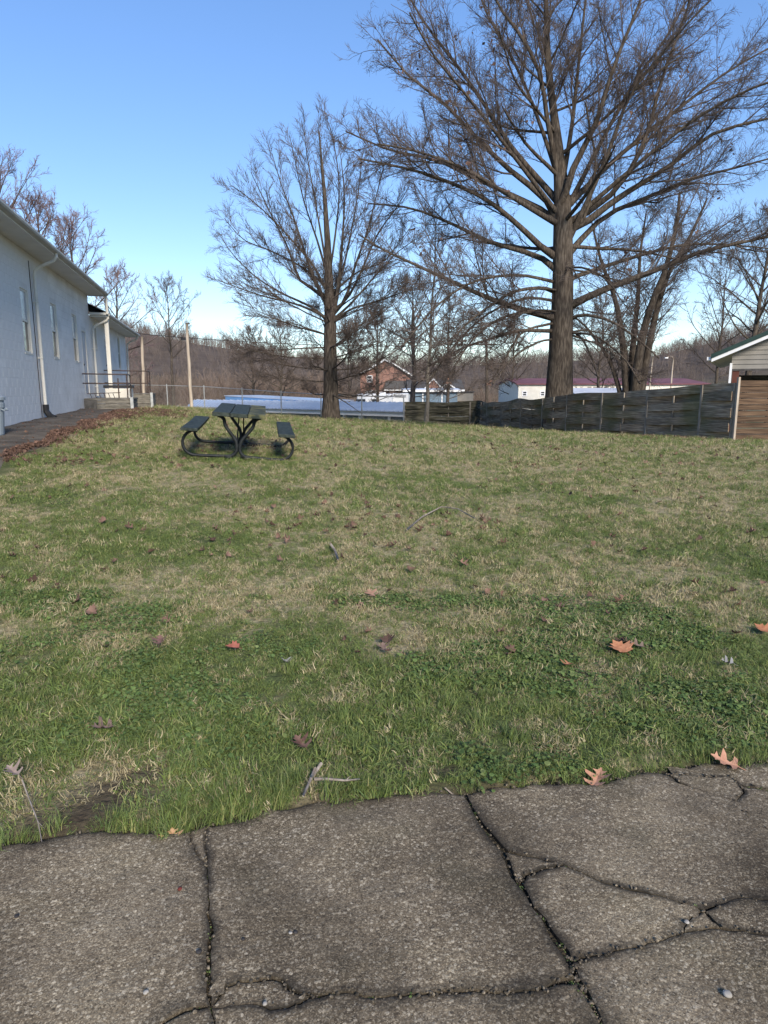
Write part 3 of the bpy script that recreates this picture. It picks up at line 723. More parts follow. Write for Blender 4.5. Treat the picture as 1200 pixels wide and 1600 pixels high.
# loose stones on the concrete
M['pebble'] = mat('pale_pebble', (.24, .22, .19), (.38, .36, .33), rough=.7, scale=20)
M['pebbledark'] = mat('dark_pebble', (.02, .018, .018), (.05, .045, .045), rough=.7, scale=20)
def pebble(px, py, r, m, label, z=.004):
    bm = bmesh.new(); bmesh.ops.create_icosphere(bm, subdivisions=2, radius=r)
    rr = random.Random(int(px*7+py))
    for v in bm.verts: v.co *= .8+.35*vnoise(v.co.x/r*1.5+px, v.co.y/r*1.5+py, 3); v.co.z *= .6
    me = bpy.data.meshes.new('pebble'); bm.to_mesh(me); bm.free()
    o = link('pebble', me, m, smooth=True); c = atZ(px, py); o.location = (c[0], c[1], z+r*.2); o.rotation_euler = (0, 0, rr.uniform(0, 6)); tag(o, label, 'stone')
pebble(1136, 1556, .011, M['pebble'], 'flat white stone chip on the bottom right slab')
pebble(228, 1553, .007, M['pebble'], 'small white stone near the bottom of the left slab')
pebble(454, 1460, .005, M['pebble'], 'white chip beside a dark hole on the middle slab')
pebble(462, 1459, .006, M['pebbledark'], 'black speck right of the white chip on the middle slab')
pebble(311, 1490, .008, M['pebbledark'], 'black pebble just left of the lower left joint')
pebble(380, 1470, .005, M['pebbledark'], 'tiny black speck right of the left joint')
pebble(414, 1571, .006, M['pebble'], 'pale pebble lying in the bottom crack')
pebble(281, 1391, .007, mat('red_berry', (.1, .02, .015), (.16, .04, .03), scale=20), 'dark red berry on the left slab near the joint')
pebble(1073, 1443, .007, M['pebble'], 'white stone at the three way crack on the right')
pebble(26, 1434, .007, M['pebbledark'], 'dark spot of debris at the far left of the sidewalk')

# ------------------------------------------------------------------ white block building on the left
WA = math.atan2(1, -.2416)
WN = math.hypot(1, .2416)
def S(Y): return Y*WN
def wallpt(s, o):    # world x, y of a wall-local point
    return -4.6+math.cos(WA)*s+math.sin(WA)*o, math.sin(WA)*s-math.cos(WA)*o
bld = empty('block_building', (-4.6, 0, 0), WA)
tag(bld, 'long white painted concrete block building with narrow windows on the left side', 'building')
BH = 4.80/22*.93
def make_wall(s0, s1, z0, z1, opens, course, parent, first_part_s, nmax, phase=0.0, first=True):
    """backing wall with openings + a block face in running bond"""
    mb = MB(); cuts = sorted(set([s0, s1]+[o[0] for o in opens]+[o[1] for o in opens]))
    for a, c in zip(cuts[:-1], cuts[1:]):
        zs = [(z0, z1)]
        for o in opens:
            if o[0] < (a+c)/2 < o[1]: zs = [(z0, o[2]), (o[3], z1)]
        for za, zb in zs: mb.box((a, .004, za), (c, .22, zb))
    mb.build('wall', M['blockbase'], parent)
    BL = .4064; gap = .003; cells = []
    nr = int(round((z1-z0)/course))
    for r in range(nr):
        za = z0+r*course; zb = za+course
        x = s0-(BL/2 if (r % 2) else 0)+phase
        while x < s1:
            iv = [(max(x, s0), min(x+BL, s1))]
            for o in opens:
                if zb > o[2]+.02 and za < o[3]-.02:
                    nv = []
                    for a, c in iv:
                        if c <= o[0] or a >= o[1]: nv.append((a, c)); continue
                        if a < o[0]-.02: nv.append((a, o[0]))
                        if c > o[1]+.02: nv.append((o[1], c))
                    iv = nv
            for a, c in iv:
                if c-a > .03: cells.append((a, c, za, zb))
            x += BL
    cells.sort(key=lambda q: (q[0] < first_part_s, q[0]))
    rest = MB(); cache = {}
    def blk(w, h):
        x0, x1, y0, y1 = gap, w-gap, gap, h-gap; e = .0025
        vs = [(x0,.011,y0),(x1,.011,y0),(x1,.011,y1),(x0,.011,y1),(x0,.0015,y0),(x1,.0015,y0),(x1,.0015,y1),(x0,.0015,y1),(x0+e,0,y0+e),(x1-e,0,y0+e),(x1-e,0,y1-e),(x0+e,0,y1-e)]
        fs = [(8,9,10,11),(4,5,9,8),(5,6,10,9),(6,7,11,10),(7,4,8,11),(0,1,5,4),(1,2,6,5),(2,3,7,6),(3,0,4,7)]
        return vs, fs
    rr = random.Random(3)
    for i, (a, c, za, zb) in enumerate(cells):
        j = rr.uniform(-.0004, .0004)
        if i < nmax and a >= first_part_s:
            key = (round(c-a, 3), round(zb-za, 3))
            if key not in cache:
                vs, fs = blk(*key); m = bpy.data.meshes.new('block'); m.from_pydata(vs, [], fs); m.materials.append(M['block']); cache[key] = m
            o = bpy.data.objects.new('block', cache[key]); COL.objects.link(o); o.parent = parent; o.location = (a, j, za)
        else:
            vs, fs = blk(c-a, zb-za); rest.add([(v[0]+a, v[1]+j, v[2]+za) for v in vs], fs)
    if rest.v:
        o = rest.build('far_blocks', M['block'], parent); o['kind'] = 'stuff'
def window(s0, s1, z0, z1, parent, split=True, halfdark=True):
    mb = MB()
    mb.box((s0-.0, -.012, z0-.03), (s1, .2, z0)); mb.box((s1-.025, -.004, z0), (s1+.075, .2, z1)); mb.box((s0, .001, z0), (s0+.02, .2, z1)); mb.box((s0, .001, z1-.025), (s1, .2, z1))
    y = .03
    for a, c, e, f in [(s0+.02, s0+.06, z0, z1-.025), (s1-.065, s1-.025, z0, z1-.025)]: mb.box((a, y, e), (c, y+.05, f))
    zm = (z0+z1)/2
    for e in (z0, zm-.025, z1-.07): mb.box((s0+.06, y, e), (s1-.065, y+.05, e+.045))
    fr = mb.build('window', M['cream'], parent)
    MB().box((s0+.06, y+.02, zm+.02), (s1-.065, y+.03, z1-.07)).build('pane', M['glasspale'], fr)
    MB().box((s0+.06, y+.03, z0+.045), (s1-.065, y+.04, zm-.025)).build('pane', M['glass'], fr)
def door(s0, s1, z0, z1, parent):
    fr = MB(); fr.box((s0, -.006, z0), (s0+.05, .15, z1)).box((s1-.05, -.006, z0), (s1, .15, z1)).box((s0+.05, -.006, z1-.05), (s1-.05, .15, z1))
    fr.build('door_frame', M['cream'], parent)
    d = MB(); d.box((s0+.05, .025, z0), (s1-.05, .1, z1-.05))
    for a, c in ((.2, .9), (1.05, 1.85)):
        d.box((s0+.17, .015, z0+a), (s1-.17, .03, z0+c))
    dr = d.build('door', M['door'], parent, bevel=.006)
    k = MB(); k.tube([(s0+.12, .05, z0+1.0), (s0+.12, -.02, z0+1.0)], .03, 8); k.build('door_knob', M['rustrail'], dr)
s_end = S(26.1)
op1 = [(S(14.0), S(14.72), 2.3, 3.85), (S(16.98), S(17.7), 2.3, 3.85), (S(20.0), S(20.72), 2.3, 3.85), (S(22.92), S(23.64), 2.3, 3.85), (S(24.35), S(25.2), 1.25, 3.45)]
make_wall(S(6), s_end, .43, 4.80, op1, .2081, bld, S(14.9), 260)
for o in op1[:4]: window(*o, bld)
door(*op1[4], bld)
# far end wall, back wall and near end of the main block
mb = MB(); mb.box((s_end-.2, .23, .4), (s_end, 9, 4.8)); mb.box((S(6), 8.8, .2), (s_end-.21, 9, 4.8)); mb.box((S(6), .23, .3), (S(6)+.2, 8.79, 4.8))
mb.add([(s_end-.1, -.0, 4.8), (s_end-.1, 9, 4.8), (s_end-.1, 4.5, 6.3)], [(0, 1, 2)])
mb.build('end_wall', M['block'], bld)
def roofset(sa, sb, zt, depth, rise, parent, over=.58):
    f = MB(); prof = [(-over-.02, zt+.0), (-over-.12, zt+.02), (-over-.14, zt+.06), (-over-.10, zt+.10), (-over-.10, zt+.135), (-over-.085, zt+.135), (-over-.085, zt+.1), (-over-.02, zt+.1)]
    n = len(prof); vs = [(sa, y, z) for y, z in prof]+[(sb, y, z) for y, z in prof]
    f.add(vs, [(i, (i+1) % n, (i+1) % n+n, i+n) for i in range(n)]+[tuple(range(n))[::-1], tuple(range(n, 2*n))])
    f.build('gutter', M['gutter'], parent)
    g = MB(); g.box((sa, -over-.015, zt-.03), (sb, -over+.01, zt+.12)); g.box((sa, -over+.012, zt-.025), (sa+.03, -.01, zt+.1)); g.box((sb-.03, -over+.012, zt-.025), (sb, -.01, zt+.1)); g.build('fascia', M['soffit'], parent)
    k = 0; s = sa+.04; so = MB()
    while s < sb-.04:
        e = min(s+.1, sb-.04); so.box((s, -over+.014, zt-.012), (e-.008, .12, zt+.0)); s += .1
    so.box((sa+.035, -over+.014, zt+.003), (sb-.035, .12, zt+.012)); so.build('soffit', M['soffit'], parent)
    r = MB(); y0, y1, ym = -over-.06, depth+over, depth/2
    z0, zm = zt+.15, zt+.15+rise
    vs = [(sa-.05, y0, z0), (sb+.05, y0, z0), (sb+.05, ym, zm), (sa-.05, ym, zm), (sb+.05, y1, z0), (sa-.05, y1, z0)]
    vs += [(x, y, z-.03) for x, y, z in vs]
    r.add(vs, [(0,1,2,3),(3,2,4,5),(6,9,8,7),(9,11,10,8),(0,6,7,1),(1,7,8,2),(2,8,10,4),(4,10,11,5),(5,11,9,3),(3,9,6,0)])
    r.build('roof', M['roofdark'], parent)
roofset(S(6)-.3, s_end+.12, 4.81, 9, 1.6, bld)
def downspout(s, ztop, zbot, parent, over=.6, r=.042, name='downspout'):
    mb = MB(); mb.tube([(s, -over-.04, ztop+.03), (s, -over-.04, ztop-.06), (s+.02, -over+.03, ztop-.15), (s+.04, -.2, ztop-.32), (s+.05, -.1, ztop-.42), (s+.05, -.075, ztop-.55), (s+.05, -.075, zbot)], r, 8)
    for z in (ztop-1.2, ztop-2.6): mb.box((s-.0, -.125, z), (s+.1, -.001, z+.03))
    return mb.build(name, M['cream'], parent, smooth=False)
downspout(S(18.15), 4.8, .95, bld)
MB().tube([(S(18.02), -.008, 4.6), (S(18.03), -.01, 3), (S(18.02), -.008, .7)], .01, 6).build('wall_cable', M['rustrail'], bld)
bt = MB(); bt.tube([(S(18.15)+.05, -.08, 1.02), (S(18.15)+.05, -.08, .85), (S(18.15)+.03, -.16, .72), (S(18.15)+.0, -.28, .64)], [.075, .075, .085, .09], 10)
bt.build('drain_boot', M['blackplastic'], bld, smooth=False)

b2 = empty('block_annex', (-4.6, 0, 0), WA)
tag(b2, 'lower white block annex joined to the far end of the block building', 'building')
op2 = [(S(27.0), S(27.45), 2.95, 3.9), (S(29.3), S(30.2), 1.38, 3.45), (S(33.3), S(33.95), 2.35, 3.85)]
make_wall(s_end+.01, S(36.3), .43, 4.07, op2, .2022, b2, s_end, 150)
window(*op2[0], b2); window(*op2[2], b2); door(*op2[1], b2)
mb = MB(); mb.box((S(36.3)-.2, .23, .2), (S(36.3), 8.5, 4.07)); mb.box((s_end+.02, 8.3, .2), (S(36.3)-.21, 8.5, 4.07)); mb.add([(S(36.3)-.1, 0, 4.07), (S(36.3)-.1, 8.5, 4.07), (S(36.3)-.1, 4.25, 5.3)], [(0, 1, 2)]); mb.build('end_wall', M['block'], b2)
roofset(s_end+.14, S(36.3)+.45, 4.08, 8.5, 2.3, b2)
mb = MB(); mb.tube([(s_end+.05, -.64, 4.85), (s_end+.05, -.64, 4.15)], .045, 8); mb.build('downspout', M['cream'], b2)
downspout(s_end+.2, 4.08, 1.15, b2); downspout(S(36.1), 4.08, .6, b2)
MB().box((s_end+.30, -.62, 1.1), (s_end+.44, -.48, 4.06)).build('porch_post', M['cream'], b2)
MB().box((s_end+.0, -.6, 4.12), (s_end+.5, -.02, 4.2)).build('porch_beam', M['cream'], b2)

# asphalt path
V = []; Fs = []; ss = np.arange(S(3), S(24.2), .3); K = 9
for i, s in enumerate(ss):
    w = 1.62+.12*math.sin(s*1.7)+.1*(fbm(np.array([s]), np.array([1.0]), 3, 2)[0]-.5)
    for j in range(K):
        x, y = wallpt(s, -.02+(w+.02)*j/(K-1)); V.append((x, y, gz(x, y)+.03-(.045 if j == K-1 else 0)))
Fs = [(i*K+j, i*K+j+1, (i+1)*K+j+1, (i+1)*K+j) for i in range(len(ss)-1) for j in range(K-1)]
me = bpy.data.meshes.new('path'); me.from_pydata(V, [], Fs)
o = link('path', me, M['asphalt'], smooth=True); tag(o, 'cracked dark asphalt path along the foot of the block building', kind='structure')

# porch landings with pipe rails
def landing(Y0, Y1, wout, zt, zb, rz1, rz2, label, stairs):
    r = empty('porch_landing', (-4.6, 0, 0), WA); tag(r, label, 'landing')
    s0, s1 = S(Y0), S(Y1); n = 4; h = (zt-.05-zb)/n
    for k in range(n):
        z = zb+k*h
        mb = MB(); mb.box((s0+.01*(k % 2), -wout, z), (s0+.14, -.02, z+h-.012)); mb.box((s0+.145, -wout, z), (s1, -wout+.14, z+h-.012)); mb.build('timber', M['timber'], r, bevel=.008)
    MB().box((s0-.02, -wout-.03, zt-.05), (s1, -.015, zt)).build('deck_slab', M['timber'], r, bevel=.01)
    MB().box((s0-.03, -.42, zb), (s0-.022, -.02, zt-.055)).build('end_board', M['roofdark'], r)
    p = .022
    for z in (rz1, rz2):
        mb = MB(); mb.tube([(s0+.05, -.0, z), (s0+.05, -wout+.06, z-.02)], p, 8); mb.tube([(s0+.05, -wout+.06, z-.02), (s0+1.0, -wout+.06, z-.02)], p, 8); mb.build('rail', M['rustrail'], r)
    for a in ((s0+.05, -wout+.06), (s0+1.0, -wout+.06), (s0+.05, -wout+.35)):
        MB().tube([(a[0], a[1], zt), (a[0], a[1], rz1-(.0 if a[1] < -wout+.2 else .15))], p, 8).build('rail_post', M['rustrail'], r)
    if stairs:
        mb = MB(); mb.tube([(s0+.1, -.1, zt+.16), (s0+.1, -wout+.3, zt+.2)], .014, 6); 
        for q in range(6): mb.tube([(s0+.1, -.25-.15*q, zt+.01), (s0+.1, -.2-.15*q, zt+.17)], .011, 6)
        mb.build('low_rail', M['rustrail'], r)
    MB().box((s0-.05, -wout-.12, zb-.1), (s0+.06, -wout-.02, zt+.04)).build('corner_post', M['galv'], r)
landing(23.9, 26.3, 1.5, 1.09, .55, 1.93, 1.61, 'grey timber landing with dark pipe rails at the near grey door', True)
landing(28.6, 31.2, 1.75, 1.22, .45, 2.16, 1.66, 'timber landing with pipe rails at the annex door, behind the nearer landing', False)
sb = empty('storage_box', (*wallpt(S(25.4), .98), 1.09), WA); tag(sb, 'pale box with a black slatted lid standing on the near landing', 'storage box')
MB().box((-.3, -.45, 0), (.3, .45, .34)).build('body', M['cream'], sb, bevel=.02)
for k in range(5): MB().box((-.33+.135*k, -.5, .36), (-.33+.125+.135*k, .5, .46)).build('lid_slat', M['blackplastic'], sb, bevel=.01)
# bin at the left edge of the frame
bx, by = -7.42, 13.0
bn = empty('waste_bin', (bx, by, gz(bx, by)+.03), 0); tag(bn, 'grey blue plastic waste bin beside the white block wall', 'bin')
def lathe(prof, n=24):
    mb = MB(); vs = [(r*math.cos(2*math.pi*j/n), r*math.sin(2*math.pi*j/n), z) for r, z in prof for j in range(n)]
    fs = [(i*n+j, i*n+(j+1) % n, (i+1)*n+(j+1) % n, (i+1)*n+j) for i in range(len(prof)-1) for j in range(n)]
    mb.add(vs, fs); mb.f.append(tuple(range(n))[::-1]); mb.f.append(tuple((len(prof)-1)*n+j for j in range(n))); return mb
lathe([(.19, 0), (.2, .02), (.235, .5), (.25, .52), (.25, .60), (.24, .61), (.24, .66)]).build('tub', M['bin'], bn, smooth=False)
lathe([(.27, .66), (.27, .71), (.25, .73), (.12, .78), (.03, .79)]).build('lid', M['bin'], bn)
hb = MB(); hb.tube([(.24, -.08, .5), (.3, -.06, .47), (.3, .06, .47), (.24, .08, .5)], .012, 6); hb.build('handle', M['bin'], bn)

# ------------------------------------------------------------------ picnic table
tx, ty = atY(371, 712, 10.35)[:2]
tc0 = Vector((tx, ty, 0)) + Vector((-.1734, 1, 0)).normalized()*1.12
pt = empty('picnic_table', (tc0.x, tc0.y, gz(tc0.x, tc0.y)+.015)); pt.rotation_euler = (R(2.2), R(4.4), R(9.8))
tag(pt, 'dark green picnic table with two attached benches on curved black tube legs', 'picnic table')
HL = 1.12
def plank(x0, x1, z0, z1, m, name, yo=0.0, sag=0.0, lbl=None):
    mb = MB(); ys = np.linspace(-HL+yo, HL+yo, 7); vs = []
    for y in ys:
        d = -sag*(1-((y-yo)/HL)**2)
        vs += [(x0, y, z0+d), (x1, y, z0+d), (x1, y, z1+d), (x0, y, z1+d)]
    fs = [(4*i+a, 4*i+(a+1) % 4, 4*i+4+(a+1) % 4, 4*i+4+a) for i in range(6) for a in range(4)]+[(3, 2, 1, 0), (24, 25, 26, 27)]
    mb.add(vs, fs); o = mb.build(name, m, pt, bevel=.008)
    if lbl: o['label'] = lbl
    return o
plank(-.395, -.140, .655, .715, M['green'], 'table_plank', .0, .005); plank(-.132, .125, .65, .71, M['green'], 'table_plank', .02, .01)
plank(.133, .392, .655, .715, M['moss'], 'table_plank', -.03, .015, 'mossy plank with yellow green lichen')
plank(-.85, -.60, .405, .45, M['green'], 'seat_plank', .02, .01); plank(.60, .85, .40, .45, M['green'], 'seat_plank', -.02, .015)
def smoothpts(P, n=24):
    P = [Vector(p) for p in P]; P = [P[0]*2-P[1]]+P+[P[-1]*2-P[-2]]; out = []
    segs = len(P)-3; per = max(2, n//segs)
    for i in range(segs):
        p0, p1, p2, p3 = P[i:i+4]
        for k in range(per):
            t = k/per
            out.append(.5*((2*p1)+(p2-p0)*t+(2*p0-5*p1+4*p2-p3)*t*t+(3*p1-p0-3*p2+p3)*t**3))
    out.append(P[-2]); return out
for ye in (-HL+.22, HL-.22):
    for sg in (-1, 1):
        top = [(sg*.33, ye, .648), (sg*.30, ye, .645), (sg*.235, ye, .60), (sg*.205, ye, .50), (sg*.125, ye, .39), (sg*.045, ye, .28), (sg*.022, ye, .16), (sg*.05, ye, .08), (sg*.13, ye, .02)]
        mb = MB(); mb.tube(smoothpts(top, 40), .027, 10); mb.box((sg*.14-.05, ye-.03, .0), (sg*.14+.05, ye+.03, .03)); mb.build('table_leg', M['tblack'], pt, smooth=True)
        sp_ = [(sg*.62, ye, .395), (sg*.70, ye, .395), (sg*.79, ye, .33), (sg*.835, ye, .22), (sg*.80, ye, .10), (sg*.70, ye, .03), (sg*.56, ye, .022), (sg*.25, ye, .03), (sg*.04, ye, .045)]
        mb = MB(); mb.tube(smoothpts(sp_, 40), .024, 10); mb.build('seat_leg', M['tblack'], pt, smooth=True)
    mb = MB(); mb.box((-.38, ye-.025, .638), (.38, ye+.025, .652)); mb.build('crossbar', M['tblack'], pt)
for sg in (-1, 1):
    mb = MB(); mb.tube([(sg*.035, -.05, .64), (sg*.03, sg*(HL-.25)*.9, .14)], .011, 8); mb.build('brace_rod', M['tblack'], pt, smooth=True)

# ------------------------------------------------------------------ woven board fence
FP = [(8.23, 16.3, .20, 1.53), (7.2, 19.6, .05, 1.36), (6.0, 23.8, -.14, 1.17), (5.2, 28.3, -.33, .90), (4.4, 33.0, -.52, .77), (2.7, 33.3, -.4, .79), (1.02, 33.2, -.3, .80)]
FPa = np.array(FP); cum = np.concatenate([[0], np.cumsum(np.hypot(np.diff(FPa[:, 0]), np.diff(FPa[:, 1])))])
def fpt(s):
    q = [float(np.interp(s, cum, FPa[:, k])) for k in range(4)]; a_ = .018+.03*min(1, max(0, (s-7)/4))
    wv = a_*(math.sin(s*1.15+.6)+.6*math.sin(s*2.3)); q[2] += wv*.4; q[3] += wv; lean_ = .05*math.sin(s*.8)*min(1, s/4); q[0] += lean_; return q
def fdir(s):
    a = fpt(max(s-.6, 0)); c = fpt(min(s+.6, cum[-1])); d = Vector((c[0]-a[0], c[1]-a[1], 0)).normalized(); return d
fen = empty('woven_board_fence', (6, 23.8, -.1)); tag(fen, 'dark weathered fence of woven horizontal boards along the right side of the lawn', 'fence')
fo = Vector((6, 23.8, -.1))
bay = cum[-1]/10; rows = 7; rr = random.Random(8)
for k in range(0, 10, 2):
    for r in range(rows):
        sg = 1 if r % 2 else -1
        j0 = rr.uniform(-.02, .0); vs = []; npt = 17; w1 = rr.uniform(-.02, .02); w2 = rr.uniform(-.02, .02); bow = rr.uniform(-.012, .006)*(2 if k > 4 else 1)
        hh_ = rr.uniform(.93, 1.02)
        for i in range(npt):
            u = i/(npt-1); s = min(max((k-.012+2.024*u)*bay, 0), cum[-1])
            x, y, zb, zt = fpt(s); d = fdir(s); n = Vector((d.y, -d.x, 0)); n = n if n.dot(Vector((-1, -1, 0))) > 0 else -n
            off = sg*math.cos(math.pi*2*u)*.05 + .012*math.sin(7*u+r*1.7)
            h = (zt-zb)/rows; z0 = zb+r*h+w1*(1-u)+w2*u+bow*math.sin(math.pi*u); z1 = z0+h*1.17*hh_
            tl = .01*math.sin(5*u+r*2)
            c = Vector((x, y, 0))+n*off-fo
            for dn, z in ((-.009, z0), (.009, z0), (.009+tl, z1), (-.009+tl, z1)):
                p = c+n*dn; vs.append((p.x, p.y, z-fo.z))
        fs = [(4*i+a, 4*i+4+a, 4*i+4+(a+1) % 4, 4*i+(a+1) % 4) for i in range(npt-1) for a in range(4)]+[(0, 1, 2, 3), tuple(4*(npt-1)+a for a in (3, 2, 1, 0))]
        MB().add(vs, fs).build('board', M['mossfence_dimmed'] if k >= 8 else M['fence'], fen)
M['fpost'] = mat('grey_fence_post', (.17, .145, .115), (.33, .29, .24), rough=.95, scale=5, stretch=(4, 4, .6), bump=.4)
for k in range(21):
    s = min(k*bay/2, cum[-1]-.02); x, y, zb, zt = fpt(s); w = .03 if k % 2 else .02
    d = fdir(s); ang = math.atan2(d.y, d.x)
    Mx = Matrix.Translation(Vector((x, y, 0))-Vector((fo.x, fo.y, 0))) @ Matrix.Rotation(ang, 4, 'Z')
    MB().box((-w, -.018 if k % 2 == 0 else -.03, zb-.15-fo.z), (w, .018 if k % 2 == 0 else .03, zt-.02-fo.z+rr.uniform(-.03, .05)), Mx).build('post', M['fpost'], fen)
# newer brown board section
bf = empty('brown_board_fence', (8.3, 16.2, .1)); tag(bf, 'brown horizontal board fence section at the far right edge', 'fence')
z = .0
for r in range(11):
    h = .137
    for k, (x0, x1) in enumerate(((.0, 2.4), (2.41, 4.8))):
        yo = (.012 if (r+k) % 2 else 0)+rr.uniform(-.004, .004)
        MB().box((x0, -.1*x0/2.4+yo-.0, z+rr.uniform(0, .01)), (x1, -.1*x0/2.4+yo+.022, z+h-rr.uniform(.004, .014))).build('board', M['browning'], bf)
    z += h+.002
MB().box((-.05, -.03, -.15), (-.004, .05, 1.60)).build('post', M['post'], bf)
MB().box((2.38, .045, -.2), (2.46, .13, 1.45)).build('post', M['fpost'], bf)
MB().box((-.06, .045, -.2), (.03, .13, 1.47)).build('post', M['fpost'], bf)

# ------------------------------------------------------------------ carport house on the right
cp = empty('carport', (9.39+.51*math.cos(R(28)), 20-.51*math.sin(R(28)), gz(9.9, 20)), R(-28)); g0 = cp.location.z
tag(cp, 'beige gabled carport with dark green metal roof behind the right end of the fence', 'carport')
sl = .45; ex = 9.39-9.9; ez = 2.24-g0
rx = 4.2; rz_ = ez+(rx-ex)*sl
def rake(y0, y1, dz0, dz1, x0=ex, name='x', m=None, both=True):
    mb = MB()
    for s in ((1,) if not both else (1, -1)):
        A = lambda x: x if s > 0 else 2*rx-x
        za = ez+(x0-ex)*sl
        p = [(A(x0), y0, za+dz0), (A(rx), y0, rz_+dz0), (A(rx), y1, rz_+dz0), (A(x0), y1, za+dz0), (A(x0), y0, za+dz1), (A(rx), y0, rz_+dz1), (A(rx), y1, rz_+dz1), (A(x0), y1, za+dz1)]
        if s < 0: p = [p[1], p[0], p[3], p[2], p[5], p[4], p[7], p[6]]
        mb.hexa(p)
    return mb.build(name, m, cp)
rake(-.36, 8, .03, .15, ex-.02, 'roof', M['greenroof']); rake(-.33, -.30, -.07, .028, ex, 'rake_board', M['whitetrim']); rake(-.298, 7.9, -.03, .025, ex+.02, 'soffit', M['soffit'])
MB().box((ex-.12, -.3, ez-.02), (ex-.01, 7.8, ez+.07)).build('gutter', M['whitetrim'], cp)
z = 1.98-g0; k = 0
while z < rz_-.1:
    xl = ex+(z+.13-ez)/sl+.12; xl = max(xl, 0.0); x2 = 2*rx-xl
    if x2 > xl+.1:
        xl0 = max(ex+(z-ez)/sl+.12, 0.0)
        mb = MB(); mb.add([(xl0, -.02, z), (2*rx-xl0, -.02, z), (x2, 0, z+.125), (xl, 0, z+.125), (xl0, .02, z), (2*rx-xl0, .02, z), (x2, .02, z+.125), (xl, .02, z+.125)], [(0,1,2,3),(4,7,6,5),(0,4,5,1),(1,5,6,2),(2,6,7,3),(3,7,4,0)])
        mb.build('clapboard', M['siding'], cp)
    z += .128
MB().box((0, -.03, 1.98-g0-.05), (2*rx, .06, 1.98-g0-.004)).build('header_beam', M['roofdark'], cp)
for x in (.04, 2.3, 4.6, 8.3):
    MB().box((x-.0, .0, -.1), (x+.17, .12, 1.98-g0-.055)).build('post', M['redpost'], cp)
for x in (.04, 1.3, 4.6, 8.3):
    MB().box((x-.0, 7.5, -.1), (x+.12, 7.62, 1.98-g0-.055)).build('post', M['roofdark'], cp)
MB().box((0, 7.45, 1.35), (8.4, 7.6, 1.98-g0-.06)).build('back_beam', M['roofdark'], cp)
MB().box((-.04, -.06, .0), (.02, -.0, ez-.1)).build('corner_trim', M['whitetrim'], cp)

# ------------------------------------------------------------------ chain link fences and poles
def chain(x0, y0, x1, y1, h, n, label, mesh=True):
    f = empty('chain_link_fence', (x0, y0, gz(x0, y0))); tag(f, label, 'fence'); o_ = Vector(f.location)
    L_ = math.hypot(x1-x0, y1-y0); P = []
    for k in range(n+1):
        t = k/n; x = x0+(x1-x0)*t; y = y0+(y1-y0)*t; z = gz(x, y)
        P.append(Vector((x, y, z))-o_)
        MB().tube([P[-1]-Vector((0, 0, .1)), P[-1]+Vector((0, 0, h+.07))], .028, 8).build('post', M['galv'], f)
    MB().tube([p+Vector((0, 0, h)) for p in P], .02, 6).build('top_rail', M['galv'], f)
    MB().tube([p+Vector((0, 0, .06)) for p in P], .006, 4).build('bottom_wire', M['galv'], f)
    if mesh:
        w = MB(); pitch = .07; m_ = int(L_/pitch)
        def at_(s, z):
            s = min(max(s, 0), L_); i = min(int(s/L_*n), n-1); u = s/L_*n-i; return P[i].lerp(P[i+1], u)+Vector((0, 0, z))
        for i in range(-int(h/pitch), m_):
            for sgn in (1, -1):
                a, c = i*pitch, i*pitch+h*.9
                if sgn < 0: a, c = c, a
                za, zb_ = .06, h
                a2, c2 = min(max(a, 0), L_), min(max(c, 0), L_)
                if abs(c-a) < 1e-6 or a2 == c2: continue
                z1 = za+(zb_-za)*(a2-a)/(c-a); z2 = za+(zb_-za)*(c2-a)/(c-a)
                w.tube([at_(a2, z1), at_(c2, z2)], .0010, 3, cap=False)
        w.build('wire_mesh', M['galv'], f)
chain(-12.6, 34.5, .9, 31.6, 1.15, 7, 'chain link fence between the lawn and the pale blue metal roof')
chain(-17.5, 46, -9.2, 43.5, 1.15, 4, 'second chain link fence behind the first, left of the pale wooden pole', False)
def pole(px, pyt, pyb, Y, r0, r1, name, label, cat, m, extra=None):
    a = atY(px[1], pyb, Y); t = atY(px[0], pyt, Y); g = gz(a[0], a[1])
    e = empty(name, (a[0], a[1], g)); tag(e, label, cat)
    top = Vector(t)-Vector((a[0], a[1], g))
    mb = MB(); k = 7; mb.tube([Vector((0, 0, -.2)).lerp(top, i/k)+Vector((.01*math.sin(i*2), 0, 0)) for i in range(k+1)], [r0+(r1-r0)*i/k for i in range(k+1)], 10)
    mb.build('shaft', m, e, smooth=True); return e, top
pole((221.5, 225.5), 526, 638, 32, .075, .06, 'wooden_pole', 'shorter pale wooden pole beside the corner of the annex landing', 'pole', M['post'])
e, tp = pole((291.5, 299.5), 506, 639, 33, .085, .065, 'wooden_pole', 'taller pale wooden pole leaning left, between annex and picnic table', 'pole', M['post'])
MB().box((tp.x-.05, -.05, tp.z-.02), (tp.x+.14, .05, tp.z+.06)).build('pole_cap', M['roofdark'], e)
e, tp = pole((760, 762), 530, 640, 60, .15, .1, 'utility_pole', 'dark utility pole behind the middle of the board fence', 'utility pole', M['bark'])
upt = Vector(e.location)+tp
MB().box((-.9+tp.x, -.05, tp.z-.5), (.9+tp.x, .05, tp.z-.38)).build('crossarm', M['bark'], e)
e, tp = pole((1052, 1047), 560, 612, 70, .09, .07, 'street_lamp', 'pale street lamp pole with curved arm in front of the right hill', 'street lamp', M['post'])
mb = MB(); mb.tube([tp, tp+Vector((-.15, 0, .2)), tp+Vector((-.45, 0, .22)), tp+Vector((-.6, 0, .1))], .035, 6); mb.build('lamp_arm', M['post'], e); MB().box((tp.x-.85, -.1, tp.z+.0), (tp.x-.55, .1, tp.z+.1)).build('lamp_head', M['whitetrim'], e)
